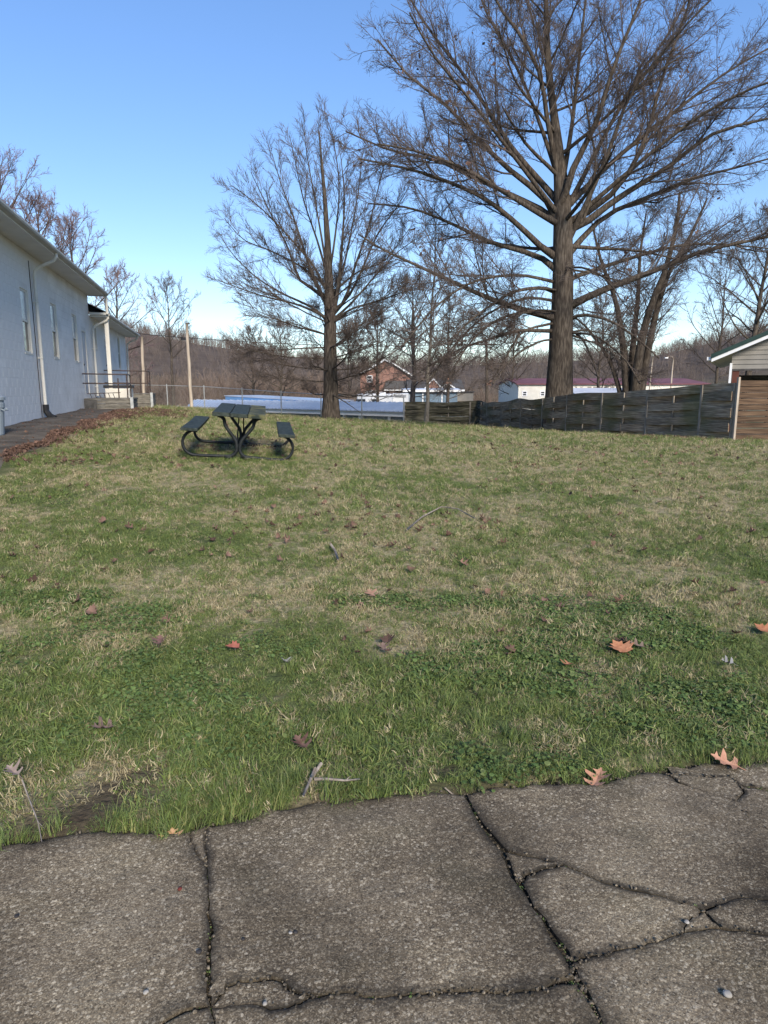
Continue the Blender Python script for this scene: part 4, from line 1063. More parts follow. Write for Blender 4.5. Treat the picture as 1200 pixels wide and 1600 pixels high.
e, tp = pole((1020, 1012), 558, 612, 64, .07, .05, 'utility_pole', 'thin pale pole seen through the multi-stemmed tree behind the fence', 'pole', M['post'])
# overhead wire with a splice box
A = Vector(atY(160, 516, 44)); B = upt-Vector((0, 0, .3)); pts = []
C1 = Vector(atY(282, 523.5, 47)); 
for i in range(25):
    t = i/24; p = A.lerp(B, t); p.z -= 4*.55*t*(1-t); pts.append(p)
w = empty('overhead_cable', tuple(A)); tag(w, 'sagging overhead cable with a black splice box near the taller wooden pole', 'cable')
mb = MB(); mb.tube([p-A for p in pts], .022, 5); mb.build('cable', M['blackplastic'], w)
i = min(range(25), key=lambda q: abs((pts[q].x/pts[q].y)-(C1.x/C1.y))); p = pts[i]-A
MB().box((-.26, -.08, -.16), (.26, .08, .02), Matrix.Translation(p)).build('splice_box', M['blackplastic'], w)
pole((150, 158), 505, 640, 44.0, .13, .1, 'utility_pole', 'utility pole hidden behind the annex that carries the cable', 'utility pole', M['bark'])

# ------------------------------------------------------------------ long low blue roofed building and its neighbour
def ribbed_roof(p00, p10, p11, p01, nr, m, parent, name='roof', rib=.06):
    """sheet from four corners (eave left, eave right, ridge right, ridge left) with standing ribs"""
    p00, p10, p11, p01 = map(Vector, (p00, p10, p11, p01)); nn = (p10-p00).cross(p01-p00).normalized(); th = nn*.03
    if nn.z < 0: nn = -nn; th = nn*.03
    MB().hexa([p00-th, p10-th, p11-th, p01-th, p00, p10, p11, p01]).build(name, m, parent)
    mb = MB()
    for k in range(nr+1):
        t = k/nr; a = p00.lerp(p10, t); b_ = p01.lerp(p11, t); d = (p10-p00).normalized()*.025
        up = nn*rib
        mb.hexa([a-d+nn*.003, a+d+nn*.003, b_+d+nn*.003, b_-d+nn*.003, a-d*.6+up, a+d*.6+up, b_+d*.6+up, b_-d*.6+up])
    o = mb.build('roof_rib', m, parent); o['kind'] = 'stuff'
lb = empty('low_metal_roof_building', (-6, 40, -1.3)); tag(lb, 'long low blue grey building with pale ribbed metal roof beyond the chain link fence', 'building')
Oo = Vector((-6, 40, -1.3))
eL, eR = Vector((-13.1, 47.0, .22)), Vector((1.3, 35.6, .24)); dd = (eR-eL).normalized(); pn = Vector((-dd.y, dd.x, 0)); pn = pn if pn.y > 0 else -pn
rL, rR = Vector(atY(307, 625, 52)), eR+pn*4.2+Vector((0, 0, .36))
eRx, rRx = eR, rR
ribbed_roof(eL-Oo-dd*.2-pn*.15, eRx-Oo-pn*.15, rRx-Oo, rL-Oo-dd*.2, 62, M['bluemetal'], lb)
ribbed_roof(rRx-Oo+Vector((0, 0, -.0)), rL-Oo, rL+pn*4.2-Vector((0, 0, .45))-Oo, rRx+pn*4.2-Vector((0, 0, .45))-Oo, 30, M['bluemetal'], lb)
def wallbox(a, b_, z0, z1, th, m, name, parent, off=0.0):
    a = a-Oo; b_ = b_-Oo; q = pn*off; t = pn*th
    return MB().hexa([Vector((v.x, v.y, z0-Oo.z)) for v in (a+q, b_+q, b_+q+t, a+q+t)]+[Vector((v.x, v.y, z1-Oo.z)) for v in (a+q, b_+q, b_+q+t, a+q+t)]).build(name, m, parent)
wallbox(eL, eRx, -.03, .20, .05, M['whitetrim'], 'fascia', lb)
wallbox(eL+dd*.05, eRx, -1.9, .0, .12, M['bluewall'], 'wall', lb, .3)
wallbox(eL+dd*.05, eL+dd*.2, -1.9, .2, 8.2, M['bluewall'], 'end_wall', lb, .43)
for px in (557, 603, 630, 532):
    t = (px-600)/F/1.0; k = (Vector(eL).x-t*eL.y*.985)/((t*.985*dd.y)-dd.x)
    p = eL+dd*k; wallbox(p, p+dd*.14, -1.6, -.035, .09, M['whitetrim'], 'downspout', lb, .16)
wallbox(eL-dd*.2, eL-dd*.16, -.1, .24, 4.0, M['whitetrim'], 'rake_board', lb, .06)
hb_ = empty('blue_roof_shed', (-10, 57, -1.8)); tag(hb_, 'bright blue edged roof rising behind the left part of the low metal roof', 'shed')
Oo = Vector((-10, 57, -1.8))
a = Vector(atY(352, 619, 56)); b_ = Vector(atY(500, 627.5, 50)); ddx = (b_-a).normalized(); pn = Vector((-ddx.y, ddx.x, 0)); pn = pn if pn.y > 0 else -pn
def quadbox(a, b_, za, zb, th, m, name, parent):
    return MB().hexa([a-Oo+Vector((0, 0, za)), b_-Oo+Vector((0, 0, za)), b_-Oo+pn*th+Vector((0, 0, za)), a-Oo+pn*th+Vector((0, 0, za)), a-Oo+Vector((0, 0, zb)), b_-Oo+Vector((0, 0, zb)), b_-Oo+pn*th+Vector((0, 0, zb)), a-Oo+pn*th+Vector((0, 0, zb))]).build(name, m, parent)
quadbox(a, b_, -.50, 0, .1, M['bluedeep'], 'fascia', hb_); quadbox(a+ddx*.1+pn*.2, b_+pn*.2, -2.3, -.5, 3, M['bluewall'], 'wall', hb_); quadbox(a-ddx*.1-pn*.05, b_-pn*.05, .005, .06, 4.0, M['bluemetal'], 'roof', hb_)

# ------------------------------------------------------------------ far buildings
def gable_house(name, X0, X1, Y, depth, ze, zr, mw, mr, label, cat, axis='y', over=.35, trim=True, z_ground=None):
    """axis 'y': gable end faces the camera; axis 'x': roof slope faces the camera"""
    g = gz((X0+X1)/2, Y) if z_ground is None else z_ground
    e = empty(name, ((X0+X1)/2, Y, g)); tag(e, label, cat); w = (X1-X0)/2; ze -= g; zr -= g
    m = MB()
    if axis == 'y':
        vs = [(-w,0,-.5),(w,0,-.5),(w,0,ze),(0,0,zr),(-w,0,ze)]; vs += [(x, depth, z) for x, y, z in vs]
        m.add(vs, [(0,1,2,3,4),(5,9,8,7,6),(0,5,6,1),(1,6,7,2),(0,4,9,5)]); m.build('wall', mw, e)
        sl_ = (zr-ze)/w
        for s in (-1, 1):
            r = MB(); p = [(s*(w+over), -over, ze-over*sl_+.02), (0, -over, zr+.02), (0, depth+over, zr+.02), (s*(w+over), depth+over, ze-over*sl_+.02)]
            q = [(x, y, z+.14) for x, y, z in p]; r.hexa(p+q).build('roof', mr, e)
            if trim:
                t = MB(); p = [(s*(w+over), -over-.06, ze-over*sl_-.12), (0, -over-.06, zr-.12), (0, -over-.005, zr-.12), (s*(w+over), -over-.005, ze-over*sl_-.12)]
                t.hexa(p+[(x, y, z+.3) for x, y, z in p]).build('rake_board', M['whitetrim'], e)
    else:
        vs = [(-w,0,-.5),(-w,0,ze),(-w,depth/2,zr),(-w,depth,ze),(-w,depth,-.5)]; vs += [(w, y, z) for x, y, z in vs]
        m.add(vs, [(0,1,2,3,4),(9,8,7,6,5),(0,5,6,1),(3,8,9,4)]); m.build('wall', mw, e)
        sl_ = (zr-ze)/(depth/2)
        for s in (0, 1):
            A_ = (lambda y: y) if s == 0 else (lambda y: depth-y)
            p = [(-w-over, A_(-over), ze-over*sl_+.02), (w+over, A_(-over), ze-over*sl_+.02), (w+over, A_(depth/2), zr+.02), (-w-over, A_(depth/2), zr+.02)]
            MB().hexa(p+[(x, y, z+.12) for x, y, z in p]).build('roof', mr, e)
        if trim: MB().box((-w-over, -over-.08, ze-over*sl_-.12), (w+over, -over-.005, ze-over*sl_+.12)).build('fascia', M['whitetrim'], e)
    return e, g
def hwin(e, x, z, w, h, y=-.04, pm='glass'):
    fr = MB().box((x-w/2-.1, y, z-h/2-.1), (x+w/2+.1, y+.05, z-h/2)).box((x-w/2-.1, y, z+h/2), (x+w/2+.1, y+.05, z+h/2+.1)).box((x-w/2-.1, y, z-h/2), (x-w/2, y+.05, z+h/2)).box((x+w/2, y, z-h/2), (x+w/2+.1, y+.05, z+h/2)).box((x-w/2, y, z-.03), (x+w/2, y+.05, z+.03)).build('window', M['whitetrim'], e)
    MB().box((x-w/2, y+.02, z-h/2), (x+w/2, y+.03, z+h/2)).build('pane', M[pm], fr)
def PX(px, Y): return float(atY(px, 606, Y)[0])
def PZ(py, Y): return float(atY(600, py, Y)[2])
e, g = gable_house('brick_house', PX(563, 110), PX(641, 110), 110, 11, PZ(585, 110), PZ(562, 110), M['brick'], M['roofdark'], 'two storey red brick house with white rake boards beyond the low metal roof', 'house')
cx = (PX(563, 110)+PX(641, 110))/2
hwin(e, PX(577.5, 110)-cx, PZ(592, 110)-g, .7, .9); hwin(e, PX(583, 110)-cx, PZ(615, 110)-g, .9, .9)
ew = (PX(641, 110)-PX(563, 110))/2
pr = MB(); pr.hexa([(PX(600,110)-cx, -1.6, PZ(609,110)-g), (ew+1.2, -1.6, PZ(609,110)-g), (ew+.6, -.02, PZ(596,110)-g), (PX(603,110)-cx, -.02, PZ(596,110)-g), (PX(600,110)-cx, -1.6, PZ(608,110)-g), (ew+1.2, -1.6, PZ(608,110)-g), (ew+.6, -.02, PZ(595,110)-g), (PX(603,110)-cx, -.02, PZ(595,110)-g)]).build('porch_roof', M['roofdark'], e)
MB().box((PX(600,110)-cx, -1.7, PZ(610.3,110)-g), (ew+1.2, -1.61, PZ(608.8,110)-g)).build('porch_fascia', M['whitetrim'], e)
e, g = gable_house('grey_roofed_house', PX(640, 100), PX(722, 100), 100, 9, PZ(609, 100), PZ(594, 100), M['siding'], M['roofdark'], 'grey roofed house with small white gables right of the brick house', 'house', axis='x')
cx = (PX(640, 100)+PX(722, 100))/2
for px in (677, 699):
    x = PX(px, 100)-cx
    m = MB(); m.add([(x-1.3, -.3, PZ(609,100)-g), (x+1.3, -.3, PZ(609,100)-g), (x, -.3, PZ(599 if px > 690 else 592,100)-g), (x, 2.9, PZ(599 if px > 690 else 592,100)-g)], [(0, 1, 2), (1, 3, 2), (0, 2, 3)]); m.build('dormer', M['roofdark'] if px > 690 else M['brick'], e)
    zt_ = PZ(599 if px > 690 else 592, 100)-g; zb2 = PZ(609, 100)-g
    for s in (-1, 1):
        MB().hexa([(x+s*1.4, -.42, zb2-.1), (x, -.42, zt_-.1), (x, -.32, zt_-.1), (x+s*1.4, -.32, zb2-.1), (x+s*1.4, -.42, zb2+.12), (x, -.42, zt_+.12), (x, -.32, zt_+.12), (x+s*1.4, -.32, zb2+.12)]).build('dormer_trim', M['whitetrim'], e)
e, g = gable_house('blue_garage', PX(634, 80), PX(715, 80), 80, 6, PZ(610.5, 80), PZ(608.5, 80), M['bluewall'], M['graymetal'], 'flat roofed blue garage with a white fascia behind the left end of the board fence', 'garage', axis='x')
for px in (640, 660, 690): MB().box((PX(px, 80)-(PX(634,80)+PX(715,80))/2, -.03, -.4), (PX(px, 80)-(PX(634,80)+PX(715,80))/2+.12, -.002, PZ(612,80)-g)).build('trim_board', M['whitetrim'], e)
tn = MB(); e2 = empty('tan_shed', (PX(727, 84), 84, gz(PX(727,84), 84))); tag(e2, 'small brown tan shed just right of the blue garage', 'shed')
MB().box((-1.1, 0, -.3), (1.0, 3, PZ(613, 84)-e2.location.z)).build('wall', M['siding'], e2); MB().box((-1.25, -.2, PZ(613,84)-e2.location.z+.003), (1.15, 3.2, PZ(611.5,84)-e2.location.z)).build('roof', M['roofdark'], e2)
MB().box((-.9, -.03, -.3), (.1, -.003, 1.9)).build('door', M['browning'], e2); MB().box((.35, -.03, .9), (.8, -.003, 1.8)).build('shutter', M['whitetrim'], e2)
e, g = gable_house('maroon_roofed_garage', PX(810, 70), PX(1105, 70), 70, 12, PZ(601, 70), PZ(592, 70), M['cream'], M['maroon'], 'long white building with a maroon metal roof seen behind the oak trunk', 'garage', axis='x', over=.25, trim=False)
cx = (PX(810, 70)+PX(1105, 70))/2
for px in (820, 848, 893, 935): hwin(e, PX(px, 70)-cx, PZ(615, 70)-g, .32, .36)
for k in range(6): MB().box((PX(918+k*9, 70)-cx, -.03, PZ(607, 70)-g), (PX(924+k*9, 70)-cx, -.003, PZ(604, 70)-g)).build('vent_window', M['siding'], e)
e, g = gable_house('grey_shed', PX(903, 46), PX(990, 46), 46, 4, PZ(618, 46), PZ(609.5, 46), M['siding'], M['graymetal'], 'low shed with pale grey metal roof just behind the fence right of the oak', 'shed', axis='x', over=.2)
# vehicles between the houses
def wheel(x, y, r, parent):
    t = MB(); t.tube([(x, y-.1, r), (x, y+.1, r)], r, 16); tt = t.build('wheel', M['tyre'], parent); MB().tube([(x, y-.115, r), (x, y+.115, r)], r*.55, 12).build('rim', M['galv'], tt)
def car(px, Y, m, label, flip=1):
    x = PX(px, Y); g = gz(x, Y); e = empty('parked_car', (x, Y, g), R(8*flip)); tag(e, label, 'car')
    side = [(-2.2,.35),(-2.25,.75),(-2.05,.92),(-1.3,.98),(-.75,1.42),(.75,1.45),(1.5,1.0),(2.1,.9),(2.25,.6),(2.2,.35)]
    n = len(side); vs = []
    for y, ins in ((-.88, 0), (.88, 0)):
        for px_, pz in side:
            k = .14 if pz > 1.1 else 0; vs.append((px_, y-math.copysign(k, y), pz))
    MB().add(vs, [(i, (i+1) % n, (i+1) % n+n, i+n) for i in range(n)]+[tuple(range(n))[::-1], tuple(range(n, 2*n))]).build('body', m, e, bevel=.05)
    for s in (-1, 1):
        y = s*.80
        MB().add([(-1.1,y+s*.075,1.02),(-.02,y+s*.075,1.02),(-.02,y-s*.03,1.36),(-.68,y-s*.03,1.36),(.05,y+s*.075,1.02),(1.3,y+s*.075,1.02),(.75,y-s*.03,1.37),(.05,y-s*.03,1.37)], [(0,1,2,3),(4,5,6,7)]).build('side_window', M['glass'], e)
    for xx in (-1.4, 1.4):
        for yy in (-.82, .82): wheel(xx, yy, .33, e)
    for yy in (-.6, .6): MB().box((-2.27, yy-.18, .62), (-2.2, yy+.18, .76)).build('headlight', M['glasspale'], e)
car(755, 66, M['carwhite'], 'white car parked beyond the fence, nearer to the blue garage'); car(799, 60, M['carsilver'], 'silver car parked beyond the fence beside the maroon roofed building', -1)
car(1005, 62, M['carsilver'], 'pale car behind the multi-stemmed tree by the maroon roofed building')
x = PX(590, 68); g = gz(x, 68); e = empty('camper_trailer', (x, 68, g)); tag(e, 'white camper trailer with small dark windows in front of the brick house', 'camper')
w = (PX(620, 68)-PX(556, 68))/2; zt = PZ(615.5, 68)-g
MB().add([(-w,0,.5),(w*.75,0,.5),(w,0,1.1),(w*.92,0,zt-.4),(w*.7,0,zt),(-w,0,zt),(-w,2.3,.5),(w*.75,2.3,.5),(w,2.3,1.1),(w*.92,2.3,zt-.4),(w*.7,2.3,zt),(-w,2.3,zt)], [(0,1,2,3,4,5),(11,10,9,8,7,6)]+[(i, i+6, (i+1) % 6+6, (i+1) % 6) for i in range(6)]).build('body', M['carwhite'], e, bevel=.06)
for px, s in ((559, .35), (566, .6), (585, .5)): MB().box((PX(px, 68)-x-s/2, -.03, zt-1.0), (PX(px, 68)-x+s/2, -.002, zt-.5)).build('window', M['glass'], e)
MB().box((PX(572, 68)-x, -.03, .6), (PX(572, 68)-x+.7, -.002, zt-.45)).build('door', M['whitetrim'], e)
MB().box((-w*.6, .4, zt+.002), (-w*.3, 1.0, zt+.25)).build('roof_vent', M['whitetrim'], e); MB().box((w*.1, .4, zt+.002), (w*.4, 1.0, zt+.2)).build('roof_vent', M['whitetrim'], e)
wheel(-.5, .1, .34, e); wheel(.4, .1, .34, e)
x = PX(626, 64); g = gz(x, 64); e = empty('box_van', (x, 64, g)); tag(e, 'small white box van right of the camper trailer', 'van')
MB().box((-.75, 0, .4), (.75, 2, PZ(614.5, 64)-g)).build('body', M['carwhite'], e, bevel=.05); MB().box((-.5, -.03, PZ(621, 64)-g), (.5, -.002, PZ(617, 64)-g)).build('window', M['glasspale'], e); wheel(-.5, .1, .3, e); wheel(.5, .1, .3, e)

# ------------------------------------------------------------------ trees
def tubes_np(P, Rr, S_):
    N_, K_, _ = P.shape
    T = np.gradient(P, axis=1); T /= np.linalg.norm(T, axis=2, keepdims=True)+1e-9
    mean = P[:, -1]-P[:, 0]; mean /= np.linalg.norm(mean, axis=1, keepdims=True)+1e-9
    ref = np.where(np.abs(mean[:, 2:3]) > .75, np.array([[1., .2, 0]]), np.array([[0., 0, 1]]))
    A_ = np.cross(T, ref[:, None, :]); A_ /= np.linalg.norm(A_, axis=2, keepdims=True)+1e-9; B_ = np.cross(T, A_)
    an = np.arange(S_)*2*np.pi/S_
    V_ = P[:, :, None, :]+Rr[:, :, None, None]*(A_[:, :, None, :]*np.cos(an)[None, None, :, None]+B_[:, :, None, :]*np.sin(an)[None, None, :, None])
    idx = np.arange(N_*K_*S_).reshape(N_, K_, S_)
    a = idx[:, :-1, :]; c = idx[:, 1:, :]; a2 = np.roll(a, -1, 2); c2 = np.roll(c, -1, 2)
    return V_.reshape(-1, 3), np.stack([a, a2, c2, c], -1).reshape(-1, 4)
def join_np(parts):
    V_ = []; F_ = []; n = 0
    for v, f in parts: V_.append(v); F_.append(f+n); n += len(v)
    return np.concatenate(V_), np.concatenate(F_)
def resample(pts, K_):
    P = smoothpts(pts, 40); P = np.array([tuple(p) for p in P]); d = np.concatenate([[0], np.cumsum(np.linalg.norm(np.diff(P, axis=0), axis=1))])
    t = np.linspace(0, d[-1], K_); return np.stack([np.interp(t, d, P[:, k]) for k in range(3)], 1)
def spawn(r, P, Rr, n, t0, t1, ang, lenf, K_, up, wig, rmin, rf=.55, taper=.8, absl=None, lref=None):
    """children of many parent chains at once"""
    N_, K0, _ = P.shape
    Lp = np.linalg.norm(np.diff(P, axis=1), axis=2).sum(1)
    t = t0+(t1-t0)*(np.arange(n)[None]+r.uniform(0, 1, (N_, n)))/n
    f = t*(K0-1); i = np.minimum(f.astype(int), K0-2); u = (f-i)[..., None]; ar = np.arange(N_)[:, None]
    pos = P[ar, i]*(1-u)+P[ar, i+1]*u; tan = P[ar, i+1]-P[ar, i]; tan /= np.linalg.norm(tan, axis=2, keepdims=True)+1e-9
    rad = (Rr[ar, i]*(1-u[..., 0])+Rr[ar, i+1]*u[..., 0])
    rv = r.normal(size=tan.shape); rv -= (rv*tan).sum(2, keepdims=True)*tan; rv /= np.linalg.norm(rv, axis=2, keepdims=True)
    # alternate sides, mostly in a flattened spray
    a = np.radians(ang[0]+ang[1]*r.normal(size=t.shape))[..., None]
    d = tan*np.cos(a)+rv*np.sin(a); d[..., 2] += up; d /= np.linalg.norm(d, axis=2, keepdims=True)
    Lc = Lp[:, None]*lenf*(1-taper*t*.75)*r.uniform(.55, 1.25, t.shape)
    if absl is not None: Lc = np.clip(Lc, absl[0], absl[1])
    kp = (r.uniform(size=t.shape) < (Lp/(lref or 1e-6))[:, None]).ravel()
    pos = pos.reshape(-1, 3)[kp]; d = d.reshape(-1, 3)[kp]; Lc = Lc.ravel()[kp]; rad = rad.ravel()[kp]; r0 = np.maximum(np.minimum(rad*rf, Lc*.0105+rmin*.5), rmin)
    C = np.zeros((len(pos), K_, 3)); C[:, 0] = pos; st = (Lc/(K_-1))[:, None]
    for k in range(1, K_):
        C[:, k] = C[:, k-1]+d*st
        d = d+r.normal(size=d.shape)*wig; d[:, 2] += up*.45; d /= np.linalg.norm(d, axis=1, keepdims=True)
    RR = r0[:, None]*(1-np.linspace(0, 1, K_)[None]*.7); RR = np.maximum(RR, rmin*.55)
    return C, RR
def to_local(V_, o): return V_-np.array(o)
def build_tree(name, label, group, base, trunk, limbs, levels, seed, mb_, mt, cat='tree', sides=(10, 7), deadleaves=0, trunk_children=None):
    """trunk: (pts, radii); limbs: list of (pts, r0, r1); levels: spawn settings"""
    r = np.random.default_rng(seed); base = np.array(base, float)
    e = empty(name, tuple(base)); tag(e, label, cat, group)
    tp_, tr_ = trunk
    Kt = 26; P = resample(tp_, Kt); rad = np.interp(np.linspace(0, 1, Kt), np.linspace(0, 1, len(tr_)), tr_)
    v, f = tubes_np(P[None], rad[None], 16)
    v = v+((fbm(v[:, 0]*6+v[:, 1]*6, v[:, 2]*1.2, 3, seed)-.5)*.10*tr_[0])[:, None]*np.array([[1, 1, 0]])
    link('trunk', np_mesh('trunk', to_local(v, base), [f]), mb_, e, smooth=True)
    PL = []; RL = []; K_ = 12
    for pts, r0, r1 in limbs:
        p = resample(pts, K_); PL.append(p); RL.append(r0*.92+(r1-r0*.92)*np.linspace(0, 1, K_)**.6)
    if trunk_children:
        c, rr_ = trunk_children(r, P, rad); PL += list(c); RL += list(rr_)
    PL = np.array(PL); RL = np.array(RL)
    for p, q in zip(PL, RL):
        v, f = tubes_np(p[None], q[None], sides[1]); link('limb', np_mesh('limb', to_local(v, base), [f]), mb_, e, smooth=True)
    parts = []; cur, cr_ = PL, RL
    allP = []
    for lv in levels:
        lv = dict(lv); sd_ = lv.pop('S', 3); extra = lv.pop('trunk', 0)
        cur, cr_ = spawn(r, cur, cr_, **lv)
        keep = cur[:, -1, 2] > base[2]-.2+1.2
        keep &= cur[:, -1, 2] > base[2]+.9
        cur, cr_ = cur[keep], cr_[keep]
        parts.append(tubes_np(cur, cr_, sd_)); allP.append(cur)
    v, f = join_np(parts); me = np_mesh('twigs', to_local(v, base), [f])
    o = link('twigs', me, mt, e, smooth=False); o['kind'] = 'stuff'
    if deadleaves:
        tips = np.concatenate([a[:, -1] for a in allP[-2:]]); 
        cl_ = tips[r.integers(0, len(tips), deadleaves//5)]; pts = np.repeat(cl_, 5, 0)+r.normal(size=(len(cl_)*5, 3))*.12
        q = r.normal(size=(len(pts), 2, 3))*.035
        V_ = np.stack([pts-q[:, 0], pts+q[:, 1], pts+q[:, 0]*1.1, pts-q[:, 1]], 1).reshape(-1, 3); n = len(pts)
        o = link('dead_leaves', np_mesh('dead_leaves', to_local(V_, base), [np.arange(4*n).reshape(n, 4)]), M['deadleaf'], e); o['kind'] = 'stuff'
    return e

# ---- the big oak
OY = 25.2
def ok(px, py, dy=0.0): return Vector(atY(px, py, OY+dy))
ob = ok(873, 640); og = gz(ob.x, OY)
trunk = ([Vector((ob.x, OY, og-.2)), Vector((ob.x, OY, og+.5)), ok(874, 600), ok(876, 540), ok(879, 470), ok(880, 400), ok(879, 340), ok(876, 280), ok(868, 200, .2), ok(857, 110, .3), ok(853, 0, .4), ok(850, -120, .5), ok(852, -210, .4)],
         [.66, .50, .42, .38, .35, .31, .21, .14, .115, .095, .075, .05, .02])
def lim(px, dmax, r0, r1=.025, dm0=0.0):
    n = len(px); return ([ok(x, y, dm0+(dmax-dm0)*(i/(n-1))) for i, (x, y) in enumerate(px)], r0, r1)
limbs = [
 lim([(866,500),(830,488),(780,498),(735,535),(700,590)], -3.5, .06),
 lim([(864,470),(820,466),(760,492),(705,545),(668,600)], -2.6, .06),
 lim([(866,530),(840,535),(800,560),(770,600)], -2.0, .045),
 lim([(864,440),(810,430),(740,440),(680,480),(630,540)], -4.0, .07),
 lim([(888,520),(930,525),(975,560),(1000,600)], -3.0, .045),
 lim([(872,300),(868,200),(857,110),(853,0),(850,-120),(852,-200)], .4, .12, .03, .2),
 lim([(868,497),(850,493),(790,476),(725,449),(650,414),(600,391),(560,366)], -1.5, .17),
 lim([(868,420),(860,410),(815,392),(765,378),(700,347),(640,325),(575,318)], 1.2, .14),
 lim([(866,400),(845,385),(810,352),(760,312),(690,280),(630,262),(560,248)], -2.0, .15),
 lim([(868,345),(850,330),(800,305),(745,280),(680,250),(610,235),(540,205)], 2.0, .14),
 lim([(872,350),(850,338),(792,303),(722,262),(646,235),(590,225)], -3.0, .13),
 lim([(872,345),(850,309),(792,262),(750,221),(692,160),(640,120),(590,62)], .8, .16),
 lim([(876,320),(850,290),(797,227),(757,163),(716,105),(663,35),(620,-40)], 2.4, .15),
 lim([(874,285),(856,192),(844,117),(815,58),(774,0),(740,-90)], -1.2, .14),
 lim([(870,330),(879,318),(896,262),(931,192),(961,99),(1001,0),(1030,-90)], -1.6, .17),
 lim([(884,350),(920,330),(966,292),(1007,222),(1036,117),(1075,10),(1090,-80)], 1.5, .15),
 lim([(886,360),(920,344),(966,309),(1042,262),(1112,210),(1200,185),(1270,170)], -1.0, .17),
 lim([(890,372),(915,320),(950,240),(984,150),(1036,82),(1060,52),(1115,-5)], -2.6, .12),
 lim([(886,400),(910,372),(950,335),(1015,307),(1080,280),(1150,262),(1230,240)], 1.8, .14),
 lim([(886,480),(905,470),(950,450),(1025,422),(1100,392),(1200,370),(1290,345)], -2.0, .18),
 lim([(884,440),(905,430),(980,405),(1065,383),(1130,382),(1200,388)], 2.2, .11),
 lim([(884,365),(914,338),(931,256),(922,205),(915,160)], -1.2, .08, .03),
 lim([(864,517),(845,517),(810,517),(765,530),(720,545),(670,572)], -2.5, .09),
 lim([(868,505),(850,508),(815,520),(790,560),(765,600)], -1.8, .06),
 lim([(864,455),(845,450),(805,455),(770,475),(730,505),(700,540)], -3.2, .09),
 lim([(890,500),(910,492),(950,500),(990,525),(1030,560)], -1.5, .08),
 lim([(890,515),(910,530),(925,560),(935,590)], -1.5, .05),
 lim([(876,300),(893,200),(905,90),(915,0),(925,-90)], 1.5, .12),
 lim([(870,270),(835,170),(800,90),(760,20),(735,-60)], 2.8, .10),
 lim([(884,330),(935,230),(990,130),(1040,60),(1095,-40)], 3.2, .12),
 lim([(880,330),(960,250),(1060,170),(1140,110),(1230,60)], 2.5, .13),
 lim([(876,340),(800,240),(730,150),(680,90),(640,20)], -3.0, .11),
 lim([(888,350),(980,270),(1080,190),(1170,140),(1260,110)], -3.4, .12),
]
def oak_extra(r, P, rad):
    n = 18; ts = np.linspace(.36, .93, n); out = []; rr_ = []
    for k, t in enumerate(ts):
        i = int(t*(len(P)-1)); p0 = P[i]; az = k*2.4+r.uniform(-.4, .4)
        s = abs(math.sin(az)); L_ = (5.5-3.0*t)*(1.0 if s > .4 else .8)*r.uniform(.8, 1.2); el = R(-8+75*((t-.3)/.63)**.8+r.normal()*7)
        d = np.array([math.cos(az)*math.cos(el), math.sin(az)*math.cos(el), math.sin(el)]); q = [p0]
        for j in range(11):
            q.append(q[-1]+d*L_/11); d = d+r.normal(size=3)*.07+np.array([0, 0, .015]); d /= np.linalg.norm(d)
        out.append(np.array(q)); rr_.append(np.linspace(.6, .2, 12)**1.0*min(.13, rad[i]*.6))
    for k in range(9):
        i = int(r.uniform(.17, .42)*(len(P)-1)); p0 = P[i]; az = k*2.4+r.uniform(-.5, .5); L_ = r.uniform(2.2, 4.6); el = R(r.uniform(-5, 20)); q = [p0]
        d = np.array([math.cos(az)*math.cos(el), math.sin(az)*math.cos(el), math.sin(el)])
        for j in range(11):
            q.append(q[-1]+d*L_/11); d = d+r.normal(size=3)*.08+np.array([0, 0, -.085]); d /= np.linalg.norm(d)
        out.append(np.array(q)); rr_.append(np.linspace(.042, .01, 12))
    return np.array(out), np.array(rr_)
LV = [dict(n=20, t0=.24, t1=.99, ang=(36, 11), lenf=.36, K_=8, up=.10, wig=.10, rmin=.011, S=4, rf=.5, absl=(.7, 3.4), lref=6),
      dict(n=12, t0=.08, t1=1.0, ang=(34, 12), lenf=.46, K_=5, up=.07, wig=.11, rmin=.0075, S=3, rf=.5, absl=(.35, 1.6), lref=2.2),
      dict(n=9, t0=.06, t1=1.0, ang=(34, 14), lenf=.55, K_=3, up=.03, wig=.16, rmin=.0054, S=3, rf=.55, absl=(.25, .9), lref=.85),
      dict(n=4, t0=.15, t1=1.0, ang=(36, 14), lenf=.65, K_=2, up=.02, wig=.15, rmin=.0048, S=3, rf=.7, absl=(.18, .5), lref=.55)]
build_tree('oak_tree', 'huge bare oak tree with wide spreading limbs behind the woven board fence', None, (ob.x, OY, og), trunk, limbs, LV, 7, M['bark'], M['twig'], deadleaves=600, trunk_children=oak_extra)

